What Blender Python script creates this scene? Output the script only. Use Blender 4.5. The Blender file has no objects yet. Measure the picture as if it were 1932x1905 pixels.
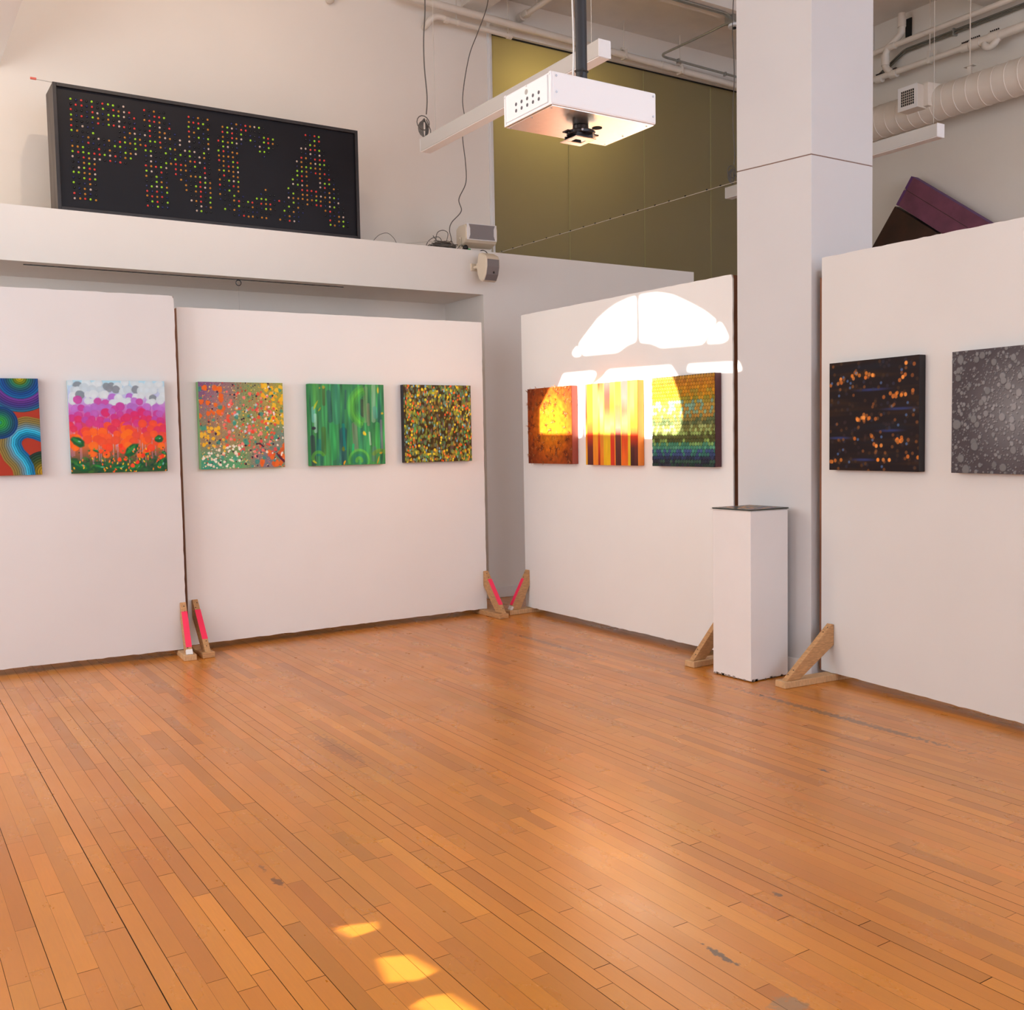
import bpy, bmesh, math, random
import numpy as np
from mathutils import Vector, Matrix
V2 = lambda p: Vector((p[0], p[1]))

random.seed(7)
rng = np.random.default_rng(11)
SC = bpy.context.scene
COL = SC.collection

# ------------------------------------------------------------------ camera
YAW, PITCH, ROLL, FPX, EYE = 1.00164890, 0.0639984328, -0.0180059412, 1907.65, 1.5
cy, sy = math.cos(YAW), math.sin(YAW)
fwd = Vector((cy * math.cos(PITCH), sy * math.cos(PITCH), -math.sin(PITCH)))
rgt = Vector((sy, -cy, 0.0))
upv = rgt.cross(fwd)
r2 = rgt * math.cos(ROLL) + upv * math.sin(ROLL)
u2 = -rgt * math.sin(ROLL) + upv * math.cos(ROLL)
cam_data = bpy.data.cameras.new('camera')
cam_data.sensor_width = 36.0
cam_data.lens = 36.0 * FPX / 1932.0
cam_data.clip_start = 0.05
cam_data.clip_end = 200
cam = bpy.data.objects.new('camera', cam_data)
COL.objects.link(cam)
cam.matrix_world = Matrix(((r2.x, u2.x, -fwd.x, 0), (r2.y, u2.y, -fwd.y, 0), (r2.z, u2.z, -fwd.z, EYE), (0, 0, 0, 1)))
SC.camera = cam

# ------------------------------------------------------------------ world, sun, exposure
world = bpy.data.worlds.new('world')
SC.world = world
world.use_nodes = True
bg = world.node_tree.nodes['Background']
bg.inputs['Color'].default_value = (0.62, 0.78, 1.0, 1)
bg.inputs['Strength'].default_value = 1.0
SUN_SIDE, SUN_DROP = 0.03, 0.40
SUN_DIR = Vector((1.0, -SUN_SIDE, -SUN_DROP)).normalized()
sun_data = bpy.data.lights.new('sun', 'SUN')
sun_data.energy = 17.0
sun_data.angle = math.radians(0.22)
sun_data.color = (1.0, 0.93, 0.82)
sun = bpy.data.objects.new('sun', sun_data)
COL.objects.link(sun)
sun.rotation_euler = SUN_DIR.to_track_quat('-Z', 'Y').to_euler()
sun.location = (-8, 4, 8)
world.cycles.sampling_method = 'NONE'
LEFT_WINDOW = ((0.92, 0.97, 1.05), 3.2)
FAR_WINDOW = ((0.92, 0.97, 1.04), 4.9)         # added glowing shades that brighten the far panels
HIGH_WINDOW = ((1.0, 0.84, 0.68), 8.0)        # added glowing blind, lights the upper far corner      # colour and strength of the added glowing shades in the left wall
FRONT_WINDOW = ((0.68, 0.88, 1.12), 3.6)     # and of the ones behind the camera
SC.view_settings.view_transform = 'Standard'
SC.view_settings.look = 'None'
SC.view_settings.exposure = 0.22
SC.cycles.sample_clamp_indirect = 4.0
SC.cycles.caustics_reflective = False
SC.cycles.caustics_refractive = False
SC.cycles.blur_glossy = 1.0
SC.view_settings.gamma = 1.0
SC.view_settings.use_curve_mapping = False


# ------------------------------------------------------------------ helpers
def lin(r, g, b, k=1.0):
    out = []
    for c in (r, g, b):
        c = c / 255.0
        out.append((c / 12.92 if c <= 0.04045 else ((c + 0.055) / 1.055) ** 2.4) * k)
    return (out[0], out[1], out[2], 1.0)


def lin_arr(a):
    a = np.clip(a, 0, 255) / 255.0
    return np.where(a <= 0.04045, a / 12.92, ((a + 0.055) / 1.055) ** 2.4)


MATS = {}


def mat(name, col, rough=0.6, metal=0.0, noise=0.0, scale=6.0, bump=0.0, bscale=200.0, emit=None, coat=0.0, spec=0.5, stretch=None):
    if name in MATS:
        return MATS[name]
    m = bpy.data.materials.new(name)
    m.use_nodes = True
    if emit:
        m.cycles.emission_sampling = 'FRONT'
    nt = m.node_tree
    b = nt.nodes['Principled BSDF']
    b.inputs['Base Color'].default_value = col
    b.inputs['Roughness'].default_value = rough
    b.inputs['Metallic'].default_value = metal
    b.inputs['Specular IOR Level'].default_value = spec
    b.inputs['Coat Weight'].default_value = coat
    tc = nt.nodes.new('ShaderNodeTexCoord')
    src = tc.outputs['Object']
    if stretch:
        mp = nt.nodes.new('ShaderNodeMapping')
        mp.inputs['Scale'].default_value = stretch
        nt.links.new(src, mp.inputs['Vector'])
        src = mp.outputs['Vector']
    if noise:
        n = nt.nodes.new('ShaderNodeTexNoise')
        n.inputs['Scale'].default_value = scale
        n.inputs['Detail'].default_value = 5
        nt.links.new(src, n.inputs['Vector'])
        mr = nt.nodes.new('ShaderNodeMapRange')
        mr.inputs['From Min'].default_value = 0.3
        mr.inputs['From Max'].default_value = 0.7
        mr.inputs['To Min'].default_value = 1 - noise
        mr.inputs['To Max'].default_value = 1 + noise
        nt.links.new(n.outputs['Fac'], mr.inputs['Value'])
        mx = nt.nodes.new('ShaderNodeVectorMath')
        mx.operation = 'SCALE'
        mx.inputs[0].default_value = col[:3]
        nt.links.new(mr.outputs['Result'], mx.inputs['Scale'])
        nt.links.new(mx.outputs['Vector'], b.inputs['Base Color'])
    if bump:
        n = nt.nodes.new('ShaderNodeTexNoise')
        n.inputs['Scale'].default_value = bscale
        nt.links.new(src, n.inputs['Vector'])
        bp = nt.nodes.new('ShaderNodeBump')
        bp.inputs['Strength'].default_value = bump
        bp.inputs['Distance'].default_value = 0.002
        nt.links.new(n.outputs['Fac'], bp.inputs['Height'])
        nt.links.new(bp.outputs['Normal'], b.inputs['Normal'])
    if emit:
        b.inputs['Emission Color'].default_value = (*emit[0], 1)
        b.inputs['Emission Strength'].default_value = emit[1]
    MATS[name] = m
    return m


class MB:
    """collects shapes and links them as one mesh object"""

    def __init__(self):
        self.v, self.f, self.mi, self.cur = [], [], [], 0

    def add(self, vs, fs):
        o = len(self.v)
        self.v += [tuple(p) for p in vs]
        self.f += [tuple(i + o for i in f) for f in fs]
        self.mi += [self.cur] * len(fs)
        return self

    def box(self, a, b):
        x0, y0, z0 = a
        x1, y1, z1 = b
        return self.add([(x0, y0, z0), (x1, y0, z0), (x1, y1, z0), (x0, y1, z0), (x0, y0, z1), (x1, y0, z1), (x1, y1, z1), (x0, y1, z1)],
                        [(0, 3, 2, 1), (4, 5, 6, 7), (0, 1, 5, 4), (1, 2, 6, 5), (2, 3, 7, 6), (3, 0, 4, 7)])

    def hexa(self, p):   # 8 points: bottom ring, top ring
        return self.add(p, [(0, 3, 2, 1), (4, 5, 6, 7), (0, 1, 5, 4), (1, 2, 6, 5), (2, 3, 7, 6), (3, 0, 4, 7)])

    def prism(self, ring, ext):
        n = len(ring)
        e = Vector(ext)
        a = [Vector(p) for p in ring]
        b = [p + e for p in a]
        return self.add(a + b, [tuple(range(n - 1, -1, -1)), tuple(range(n, 2 * n))] + [(i, (i + 1) % n, n + (i + 1) % n, n + i) for i in range(n)])

    def tube(self, pts, r, n=10, cap=True):
        pts = [Vector(p) for p in pts]
        rs = r if isinstance(r, (list, tuple)) else [r] * len(pts)
        rings = []
        prev = None
        for i, p in enumerate(pts):
            if i == 0:
                t = pts[1] - p
            elif i == len(pts) - 1:
                t = p - pts[i - 1]
            else:
                t = (pts[i + 1] - p).normalized() + (p - pts[i - 1]).normalized()
            t.normalize()
            if prev is None:
                u = t.orthogonal().normalized()
            else:
                u = prev - t * prev.dot(t)
                u = u.normalized() if u.length > 1e-6 else t.orthogonal().normalized()
            prev = u
            w = t.cross(u)
            rings.append([p + (u * math.cos(2 * math.pi * k / n) + w * math.sin(2 * math.pi * k / n)) * rs[i] for k in range(n)])
        vs = [q for ring in rings for q in ring]
        fs = []
        for i in range(len(pts) - 1):
            for k in range(n):
                fs.append((i * n + k, i * n + (k + 1) % n, (i + 1) * n + (k + 1) % n, (i + 1) * n + k))
        if cap:
            fs.append(tuple(range(n - 1, -1, -1)))
            fs.append(tuple(range((len(pts) - 1) * n, len(pts) * n)))
        return self.add(vs, fs)

    def cyl(self, a, b, r, n=16):
        return self.tube([a, b], r, n)

    def ball(self, c, r, n=10, m=6, sq=(1, 1, 1)):
        vs = [(c[0], c[1], c[2] - r * sq[2])]
        for i in range(1, m):
            th = math.pi * i / m
            for k in range(n):
                ph = 2 * math.pi * k / n
                vs.append((c[0] + r * sq[0] * math.sin(th) * math.cos(ph), c[1] + r * sq[1] * math.sin(th) * math.sin(ph), c[2] - r * sq[2] * math.cos(th)))
        vs.append((c[0], c[1], c[2] + r * sq[2]))
        fs = [(0, 1 + (k + 1) % n, 1 + k) for k in range(n)]
        for i in range(m - 2):
            for k in range(n):
                a, b = 1 + i * n + k, 1 + i * n + (k + 1) % n
                fs.append((a, b, b + n, a + n))
        o = 1 + (m - 2) * n
        fs += [(o + k, o + (k + 1) % n, len(vs) - 1) for k in range(n)]
        return self.add(vs, fs)

    def build(self, name, material, parent=None, org=(0, 0, 0), smooth=False, bevel=0.0, kind=None, auto=True):
        me = bpy.data.meshes.new(name)
        o3 = Vector(org)
        me.from_pydata([Vector(p) - o3 for p in self.v], [], self.f)
        bm = bmesh.new()
        bm.from_mesh(me)
        bmesh.ops.recalc_face_normals(bm, faces=bm.faces)
        bm.to_mesh(me)
        bm.free()
        for mm in (material if isinstance(material, (list, tuple)) else [material]):
            me.materials.append(mm)
        if any(self.mi):
            me.polygons.foreach_set('material_index', self.mi)
        if smooth:
            me.polygons.foreach_set('use_smooth', [True] * len(me.polygons))
            me.set_sharp_from_angle(angle=math.radians(42))
        o = bpy.data.objects.new(name, me)
        COL.objects.link(o)
        if parent:
            o.parent = parent
        else:
            o.location = o3
        if bevel:
            bv = o.modifiers.new('bevel', 'BEVEL')
            bv.width = bevel
            bv.segments = 2
            bv.limit_method = 'ANGLE'
        if kind:
            o['kind'] = kind
        return o


def tag(o, label, cat, group=None, kind=None):
    o['label'] = label
    o['category'] = cat
    if group:
        o['group'] = group
    if kind:
        o['kind'] = kind
    return o


def thing(name, label, cat, loc, rotz=0.0, group=None):
    o = bpy.data.objects.new(name, None)
    o.empty_display_size = 0.1
    COL.objects.link(o)
    o.location = loc
    o.rotation_euler = (0, 0, rotz)
    return tag(o, label, cat, group)


def smooth_path(pts, n=8):
    pts = [Vector(p) for p in pts]
    out = []
    for i in range(len(pts) - 1):
        p0, p1, p2, p3 = pts[max(i - 1, 0)], pts[i], pts[i + 1], pts[min(i + 2, len(pts) - 1)]
        for k in range(n):
            t = k / n
            out.append(0.5 * ((2 * p1) + (p2 - p0) * t + (2 * p0 - 5 * p1 + 4 * p2 - p3) * t * t + (3 * p1 - p0 - 3 * p2 + p3) * t ** 3))
    out.append(pts[-1])
    return out


# ------------------------------------------------------------------ materials
M_wall = mat('white_wall_paint', (0.85, 0.81, 0.755, 1), 0.65, noise=0.015, scale=1.5, bump=0.05, bscale=120)
M_panel = mat('white_panel_paint', (0.87, 0.865, 0.845, 1), 0.55, noise=0.012, scale=2.0, bump=0.04, bscale=90)
M_ceil = mat('painted_concrete', (0.76, 0.70, 0.63, 1), 0.8, noise=0.05, scale=3.0, bump=0.25, bscale=30)
M_pipe = mat('cream_pipe_paint', (0.74, 0.66, 0.57, 1), 0.45, noise=0.03, scale=5)
M_trim = mat('white_trim_paint', (0.82, 0.80, 0.78, 1), 0.45)
M_white = mat('white_powder_coat', (0.86, 0.86, 0.86, 1), 0.38)
M_alu = mat('satin_aluminium', (0.62, 0.60, 0.57, 1), 0.38, 0.75)
M_steel = mat('galvanised_steel', (0.42, 0.42, 0.39, 1), 0.4, 0.8, noise=0.1, scale=20)
M_screw = mat('zinc_screw', (0.55, 0.57, 0.62, 1), 0.25, 1.0)
M_black = mat('black_metal', (0.018, 0.017, 0.018, 1), 0.25, 0.3)
M_pole = mat('black_pole', (0.018, 0.018, 0.022, 1), 0.42)
M_rubber = mat('black_cable', (0.02, 0.018, 0.017, 1), 0.5)
M_cable = mat('grey_cable', (0.12, 0.105, 0.09, 1), 0.55)
M_wire = mat('pale_wire', (0.55, 0.50, 0.43, 1), 0.4)
M_pine = mat('pine_lumber', (0.53, 0.29, 0.125, 1), 0.6, noise=0.22, scale=9, stretch=(3, 3, 18))
M_pine2 = mat('pale_pine_lumber', (0.62, 0.38, 0.19, 1), 0.6, noise=0.18, scale=9, stretch=(18, 3, 3))
M_raw = mat('raw_frame_wood', (0.22, 0.085, 0.04, 1), 0.7, noise=0.2, scale=12, stretch=(2, 2, 0.3))
M_tape = mat('neon_pink_tape', (1.0, 0.035, 0.12, 1), 0.45, emit=None)
M_plaster = mat('dried_white_paint', (0.8, 0.78, 0.75, 1), 0.6)
M_cream = mat('cream_plastic', (0.74, 0.64, 0.50, 1), 0.4)
M_grille = mat('grey_speaker_grille', (0.24, 0.215, 0.215, 1), 0.5, 0.2, bump=0.3, bscale=900)
M_signface = mat('black_sign_face', (0.011, 0.010, 0.013, 1), 0.4, noise=0.15, scale=2, spec=0.2)
M_signrim = mat('black_sign_rim', (0.02, 0.016, 0.017, 1), 0.45, noise=0.3, scale=8)
M_signside = mat('weathered_dark_wood', (0.085, 0.068, 0.058, 1), 0.7, noise=0.35, scale=18, stretch=(1, 1, 0.15))
M_frost = mat('white_diffuser', (0.82, 0.78, 0.76, 1), 0.5)
M_fix = mat('painted_fixture_body', (0.58, 0.56, 0.53, 1), 0.45, 0.15)
M_purple = mat('purple_painted_wood', (0.165, 0.048, 0.085, 1), 0.6, noise=0.22, scale=5)
M_purple2 = mat('violet_painted_edge', (0.11, 0.035, 0.14, 1), 0.6)
M_brown = mat('dark_stained_wood', (0.032, 0.009, 0.004, 1), 0.4, noise=0.5, scale=4)
M_groove = mat('dark_groove', (0.03, 0.015, 0.012, 1), 0.7)
M_red = mat('faded_red_paint', (0.7, 0.14, 0.10, 1), 0.6)
M_green_plug = mat('green_plastic', (0.05, 0.3, 0.08, 1), 0.4)
M_hole = mat('dark_hole', (0.01, 0.01, 0.01, 1), 0.8)
M_seam = mat('brown_seam', (0.22, 0.13, 0.10, 1), 0.8)


def lit(name, c):
    return mat(name, (0.8, 0.8, 0.8, 1), 0.8, emit=c)


M_lit_l = lit('glow_shade_left', LEFT_WINDOW)  # added glow in place of daylight through the left window
M_lit_far = lit('glow_shade_far', FAR_WINDOW)  # added glow that brightens the far panels
M_lit_high = lit('glow_blind_high', HIGH_WINDOW)  # added warm glow for the upper back wall
M_lit_f = lit('daylit_shade_cool', FRONT_WINDOW)

# olive back-painted glass
M_glass = bpy.data.materials.new('olive_frosted_glass')
M_glass.use_nodes = True
nt = M_glass.node_tree
b = nt.nodes['Principled BSDF']
b.inputs['Base Color'].default_value = (0.21, 0.18, 0.125, 1)
b.inputs['Roughness'].default_value = 0.22
tl = nt.nodes.new('ShaderNodeBsdfTranslucent')
tl.inputs['Color'].default_value = (0.72, 0.63, 0.36, 1)
mxs = nt.nodes.new('ShaderNodeMixShader')
mxs.inputs['Fac'].default_value = 0.35
nt.links.new(b.outputs['BSDF'], mxs.inputs[1])
nt.links.new(tl.outputs['BSDF'], mxs.inputs[2])
nt.links.new(mxs.outputs['Shader'], nt.nodes['Material Output'].inputs['Surface'])

# floor: one colour per board, grain along the boards, worn spots
M_floor = bpy.data.materials.new('varnished_maple_boards')
M_floor.use_nodes = True
nt = M_floor.node_tree
b = nt.nodes['Principled BSDF']
at = nt.nodes.new('ShaderNodeAttribute')
at.attribute_name = 'board'
tc = nt.nodes.new('ShaderNodeTexCoord')


def node_noise(scale, sc3, detail=4.0, dist=0.0):
    mp = nt.nodes.new('ShaderNodeMapping')
    mp.inputs['Scale'].default_value = sc3
    nt.links.new(tc.outputs['Object'], mp.inputs['Vector'])
    n = nt.nodes.new('ShaderNodeTexNoise')
    n.inputs['Scale'].default_value = scale
    n.inputs['Detail'].default_value = detail
    n.inputs['Distortion'].default_value = dist
    nt.links.new(mp.outputs['Vector'], n.inputs['Vector'])
    return n.outputs['Fac']


def node_range(v, a, b_, c, d):
    mr = nt.nodes.new('ShaderNodeMapRange')
    for k, x in zip(('From Min', 'From Max', 'To Min', 'To Max'), (a, b_, c, d)):
        mr.inputs[k].default_value = x
    nt.links.new(v, mr.inputs['Value'])
    return mr.outputs['Result']


def node_mix(fac, a, col):
    mx = nt.nodes.new('ShaderNodeMix')
    mx.data_type = 'RGBA'
    nt.links.new(fac, mx.inputs['Factor'])
    nt.links.new(a, mx.inputs[6])
    mx.inputs[7].default_value = col
    return mx.outputs[2]


g1 = node_range(node_noise(7, (22, 1.3, 1), 6, 0.6), 0.35, 0.75, 0.0, 0.14)
c1 = node_mix(g1, at.outputs['Color'], (0.36, 0.125, 0.03, 1))
g2 = node_range(node_noise(1.6, (1.6, 0.8, 1), 2), 0.45, 0.95, 0.0, 0.30)
c2 = node_mix(g2, c1, (0.27, 0.10, 0.035, 1))
g3 = node_range(node_noise(13, (5, 0.8, 1), 2), 0.72, 0.90, 0.0, 0.5)
c3 = node_mix(g3, c2, (0.20, 0.075, 0.03, 1))
# worn and stained spots (centre, radius x, radius y, colour)
for (sx, sy_, rx, ry, colr, amt) in [(1.985, 1.79, 0.05, 0.045, (0.30, 0.19, 0.10, 1), 0.7), (2.02, 2.08, 0.012, 0.075, (0.07, 0.05, 0.04, 1), 0.85),
                                     (2.45, 2.26, 0.014, 0.018, (0.10, 0.06, 0.04, 1), 0.8), (1.125, 3.30, 0.016, 0.045, (0.10, 0.03, 0.012, 1), 0.75), (1.12, 3.44, 0.010, 0.03, (0.15, 0.05, 0.02, 1), 0.6),
                                     (4.30, 3.55, 0.03, 0.75, (0.12, 0.07, 0.04, 1), 0.7), (4.18, 6.1, 0.03, 0.6, (0.17, 0.08, 0.04, 1), 0.6),
                                     (3.55, 3.0, 0.012, 0.03, (0.07, 0.05, 0.05, 1), 0.8), (1.9, 4.6, 0.05, 0.3, (0.28, 0.10, 0.035, 1), 0.5)]:
    mp = nt.nodes.new('ShaderNodeMapping')
    mp.inputs['Location'].default_value = (-sx / rx, -sy_ / ry, 0)
    mp.inputs['Scale'].default_value = (1 / rx, 1 / ry, 0)
    nt.links.new(tc.outputs['Object'], mp.inputs['Vector'])
    ln = nt.nodes.new('ShaderNodeVectorMath')
    ln.operation = 'LENGTH'
    nt.links.new(mp.outputs['Vector'], ln.inputs[0])
    ad = nt.nodes.new('ShaderNodeMath')
    ad.operation = 'ADD'
    nt.links.new(ln.outputs['Value'], ad.inputs[0])
    nt.links.new(node_range(node_noise(40, (1, 1, 1), 3), 0.3, 0.7, -0.5, 0.6), ad.inputs[1])
    c3 = node_mix(node_range(ad.outputs[0], 0.75, 1.1, amt, 0.0), c3, colr)
nt.links.new(c3, b.inputs['Base Color'])
nt.links.new(node_range(node_noise(3.0, (2, 1, 1), 5), 0.3, 0.7, 0.25, 0.35), b.inputs['Roughness'])
b.inputs['Specular IOR Level'].default_value = 0.72
b.inputs['Coat Weight'].default_value = 0.25
b.inputs['Coat Roughness'].default_value = 0.27
b.inputs['Coat IOR'].default_value = 1.55
M_gap = mat('dark_board_gap', (0.05, 0.02, 0.009, 1), 0.7)

# ------------------------------------------------------------------ the room
XL, XR, YF, YB, ZC = -2.6, 9.6, -4.0, 8.91, 5.97

# floor boards run along Y
bw = 0.0585
fv, ff, fc, fm = [], [], [], []
fv += [(XL - .1, YF - .1, -0.004), (XR + .1, YF - .1, -0.004), (XR + .1, YB + .1, -0.004), (XL - .1, YB + .1, -0.004)]
ff.append((0, 1, 2, 3))
fm.append(1)
fc.append((0.1, 0.05, 0.02, 1))
base = np.array([0.62, 0.215, 0.016])
x = XL
while x < XR:
    y = YF - random.random() * 1.0
    gap = random.choice([0.0004, 0.0006, 0.0009, 0.0014, 0.0022])
    if x < 1.6:
        gap *= 1.5
    while y < YB:
        L = random.choice([0.22, 0.3, 0.4, 0.5, 0.6, 0.75, 0.9, 1.1, 1.4])
        y1 = min(y + L, YB)
        ya = max(y, YF)
        if y1 > ya:
            k = random.gauss(1.0, 0.06)
            red = random.gauss(0, 0.028)
            if random.random() < 0.10:
                k *= 0.83
                red += 0.03
            if random.random() < 0.07:
                k *= 1.10
            c = base * k * np.array([1.0, 1.0 - red, 1.0 - 1.4 * red])
            o = len(fv)
            e = random.choice([0.0005, 0.0009, 0.0013]) if x < 2.6 else 0.0006
            fv += [(x + gap, ya + e, 0), (x + bw, ya + e, 0), (x + bw, y1 - e, 0), (x + gap, y1 - e, 0)]
            ff.append((o, o + 1, o + 2, o + 3))
            fm.append(0)
            fc.append((*c, 1))
        y = y1
        if L == 0:
            break
    x += bw
me = bpy.data.meshes.new('floor')
me.from_pydata(fv, [], ff)
me.materials.append(M_floor)
me.materials.append(M_gap)
me.polygons.foreach_set('material_index', fm)
ca = me.color_attributes.new('board', 'FLOAT_COLOR', 'CORNER')
ca.data.foreach_set('color', np.repeat(np.array(fc, dtype=np.float32), 4, axis=0).ravel())
fo = bpy.data.objects.new('floor', me)
COL.objects.link(fo)
fo['kind'] = 'structure'


def struct(name, mb, m, **kw):
    return mb.build(name, m, kind='structure', **kw)


struct('ceiling', MB().box((XL, YF, ZC), (XR, YB, ZC + .12)), M_ceil)
struct('wall_right', MB().box((XR, YF, 0), (XR + .15, YB + .15, ZC)), mat('warm_white_wall', (0.76, 0.70, 0.62, 1), 0.7, noise=0.02, scale=1.5))
# upper back wall (left part) and the header over the glass
struct('wall_back', MB().box((XL, YB, 0), (5.50, YB + .15, ZC)).box((5.50, YB, 5.60), (XR, YB + .15, ZC)), mat('warmed_wall_paint', (0.86, 0.79, 0.71, 1), 0.65, noise=0.015, scale=1.5, bump=0.05, bscale=120))  # back wall paint warmed in place of the warm light up there
struct('wall_corridor', MB().box((5.40, 11.2, 0), (XR + .15, 11.3, ZC)).box((5.35, YB + .15, 0), (5.40, 11.3, ZC)).box((5.35, YB + .15, ZC), (XR + .15, 11.3, ZC + .1)).box((XR + .05, YB + .15, 0), (XR + .15, 11.3, ZC)), M_wall)
struct('trim_1', MB().box((5.497, YB - .012, 0), (5.548, YB + .02, 5.60)).box((5.515, YB - .02, 0), (5.524, YB - .01, 5.6)), M_trim)
struct('trim_2', MB().box((5.548, YB - .01, 5.585), (XR, YB + .01, 5.60)), M_black)
struct('trim_3', MB().box((5.5, 8.80, 5.66), (XR, YB, 5.70)).box((5.5, 8.86, 5.60), (XR, YB, 5.66)), M_wall)
gw = bpy.data.objects.new('window_1', None)
COL.objects.link(gw)
gw.location = (7.5, YB, 0)
gw['kind'] = 'structure'
for a, c in ((5.548, 6.497), (6.497, 7.54), (7.54, 8.558), (8.558, 9.6)):
    MB().box((a + .003, YB, 0.02), (c - .003, YB + .012, 5.588)).build('pane', M_glass, gw, org=gw.location)
M_gseam = mat('glass_joint', (0.40, 0.36, 0.16, 1), 0.3)
for a in (6.497, 7.54, 8.558):
    MB().box((a - .004, YB - .004, 0.02), (a + .004, YB + .002, 5.588)).build('joint', M_gseam, gw, org=gw.location)

# partition with the deep niche behind the panels; its flat top carries the sign
YS = 8.166
struct('wall_partition', MB().prism([(XL, YS, 2.86), (4.95, YS, 2.86), (4.95, YS, 0.0), (7.589, YS, 0.0), (7.589, YS, 3.26), (XL, YS, 3.26)], (0, 0.14, 0))
       .box((XL, YS + .14, 2.86), (4.95, YB, 3.26)).box((4.95, YS + .14, 0), (5.45, YB, 3.26)).box((5.45, YS + .14, 0), (7.589, 8.80, 3.26)), M_wall)
struct('baseboard_back', MB().box((4.952, YS - .014, 0), (7.589, YS, 0.10)), M_trim, bevel=.004)
struct('trim_4', MB().box((1.065, 8.285, 2.855), (3.6, 8.305, 2.8601)), M_black)

# beams and bulkhead under the ceiling
struct('trim_5', MB().box((5.46, 7.43, 5.70), (XR, 7.64, ZC)), M_ceil)
struct('trim_6', MB().box((5.46, 5.62, 5.70), (XR, 6.115, ZC)), M_ceil)
struct('trim_7', MB().box((5.205, 5.0, 5.785), (5.46, YB, ZC)), M_ceil)
struct('trim_8', MB().box((0.42, 7.25, 4.46), (1.035, YB, ZC)), M_trim)

# column, clad in white board with one joint
KC = [(4.906, 4.246), (5.475, 4.246), (5.475, 4.766), (4.805, 4.766)]
cb = MB()
cb.prism([(p[0], p[1], 0) for p in KC], (0, 0, 3.187))
cb.prism([(p[0], p[1], 3.193) for p in KC], (0, 0, ZC - 3.193))
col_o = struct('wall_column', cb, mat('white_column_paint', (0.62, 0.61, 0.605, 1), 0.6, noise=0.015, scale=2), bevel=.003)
ctr = (5.14, 4.5)
inner = [(ctr[0] + (p[0] - ctr[0]) * .985, ctr[1] + (p[1] - ctr[1]) * .985, 3.18) for p in KC]
MB().prism(inner, (0, 0, .02)).build('joint', M_seam, col_o)
bb = []
for i in range(4):
    p = Vector(KC[i])
    a = (Vector(KC[i - 1]) - p).normalized()
    c = (Vector(KC[(i + 1) % 4]) - p).normalized()
    q = p - (a + c) * 0.013
    bb.append((q.x, q.y, 0))
struct('baseboard_column', MB().prism(bb, (0, 0, .10)), M_trim, bevel=.004)


# wall on the left with the arched window the sun comes through, and added glowing shades
def polys_plate(outer, holes, x0, x1):
    """plate in a plane of constant x with openings; rings are (y, z)"""
    bm = bmesh.new()
    edges = []
    for ring in [outer] + holes:
        vs = [bm.verts.new((x0, p[0], p[1])) for p in ring]
        for i in range(len(vs)):
            edges.append(bm.edges.new((vs[i], vs[(i + 1) % len(vs)])))
    res = bmesh.ops.triangle_fill(bm, edges=edges, use_beauty=True)
    faces = [g for g in res['geom'] if isinstance(g, bmesh.types.BMFace)]
    ext = bmesh.ops.extrude_face_region(bm, geom=faces)
    for g in ext['geom']:
        if isinstance(g, bmesh.types.BMVert):
            g.co.x = x1
    bm.verts.index_update()
    mb = MB()
    mb.add([v.co.copy() for v in bm.verts], [[v.index for v in f.verts] for f in bm.faces])
    bm.free()
    return mb


def rect(y0, y1, z0, z1):
    return [(y0, z0), (y1, z0), (y1, z1), (y0, z1)]


openings = [rect(4.75, 7.40, 4.35, 5.65), rect(2.15, 3.2, 1.35, 2.10), rect(-3.4, -1.5, 1.2, 5.2), rect(-1.2, 1.2, 1.2, 4.6), rect(3.35, 4.6, 1.2, 4.6), rect(4.9, 7.1, 0.8, 3.3), rect(7.5, 8.7, 3.4, 5.7)]
struct('wall_left', polys_plate(rect(YF - .15, YB + .15, 0, ZC), openings, XL - .15, XL), M_wall)


def window(name, r, lit_m, axis='x', pos=0.0):
    (y0, z0), (y1, z1) = r[0], r[2]
    w = bpy.data.objects.new(name, None)
    COL.objects.link(w)
    w['kind'] = 'structure'
    fr, pn = MB(), MB()
    n = max(1, round((y1 - y0) / 0.9))
    def bx(mb, a0, a1, b0, b1, d0, d1):
        if axis == 'x':
            mb.box((pos + d0, a0, b0), (pos + d1, a1, b1))
        else:
            mb.box((a0, pos + d0, b0), (a1, pos + d1, b1))
    for i in range(n + 1):
        c = y0 + (y1 - y0) * i / n
        bx(fr, max(c - .03, y0), min(c + .03, y1), z0, z1, -.10, -.04)
    for c in (z0 + .03, (z0 + z1) / 2, z1 - .03):
        bx(fr, y0, y1, c - .03, c + .03, -.10, -.04)
    fr.build('frame', M_trim, w)
    if lit_m:        # added glowing shade stands in for daylight; first window stands open to the sun
        bx(pn, y0, y1, z0, z1, -.085, -.076)
        pn.cur = 1       # only the room side of the shade glows
        e = -.075
        if axis == 'x':
            pn.add([(pos + e, y0, z0), (pos + e, y1, z0), (pos + e, y1, z1), (pos + e, y0, z1)], [(0, 1, 2, 3)])
        else:
            pn.add([(y0, pos + e, z0), (y1, pos + e, z0), (y1, pos + e, z1), (y0, pos + e, z1)], [(0, 1, 2, 3)])
        pn.build('shade', [M_frost, lit_m], w)
    return w


window('window_2', openings[2], None, 'x', XL)  # left unshaded so the unseen sunlit floor bounces warm light
window('window_3', openings[3], M_lit_l, 'x', XL)
window('window_10', openings[4], M_lit_far, 'x', XL)  # added window, its shade glows to light the far panels
window('window_11', openings[5], M_lit_far, 'x', XL)  # added below the arch, its shade glows towards the far panels
window('window_12', openings[6], M_lit_high, 'x', XL)  # added high window, glows on the bulkhead and upper back wall

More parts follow.
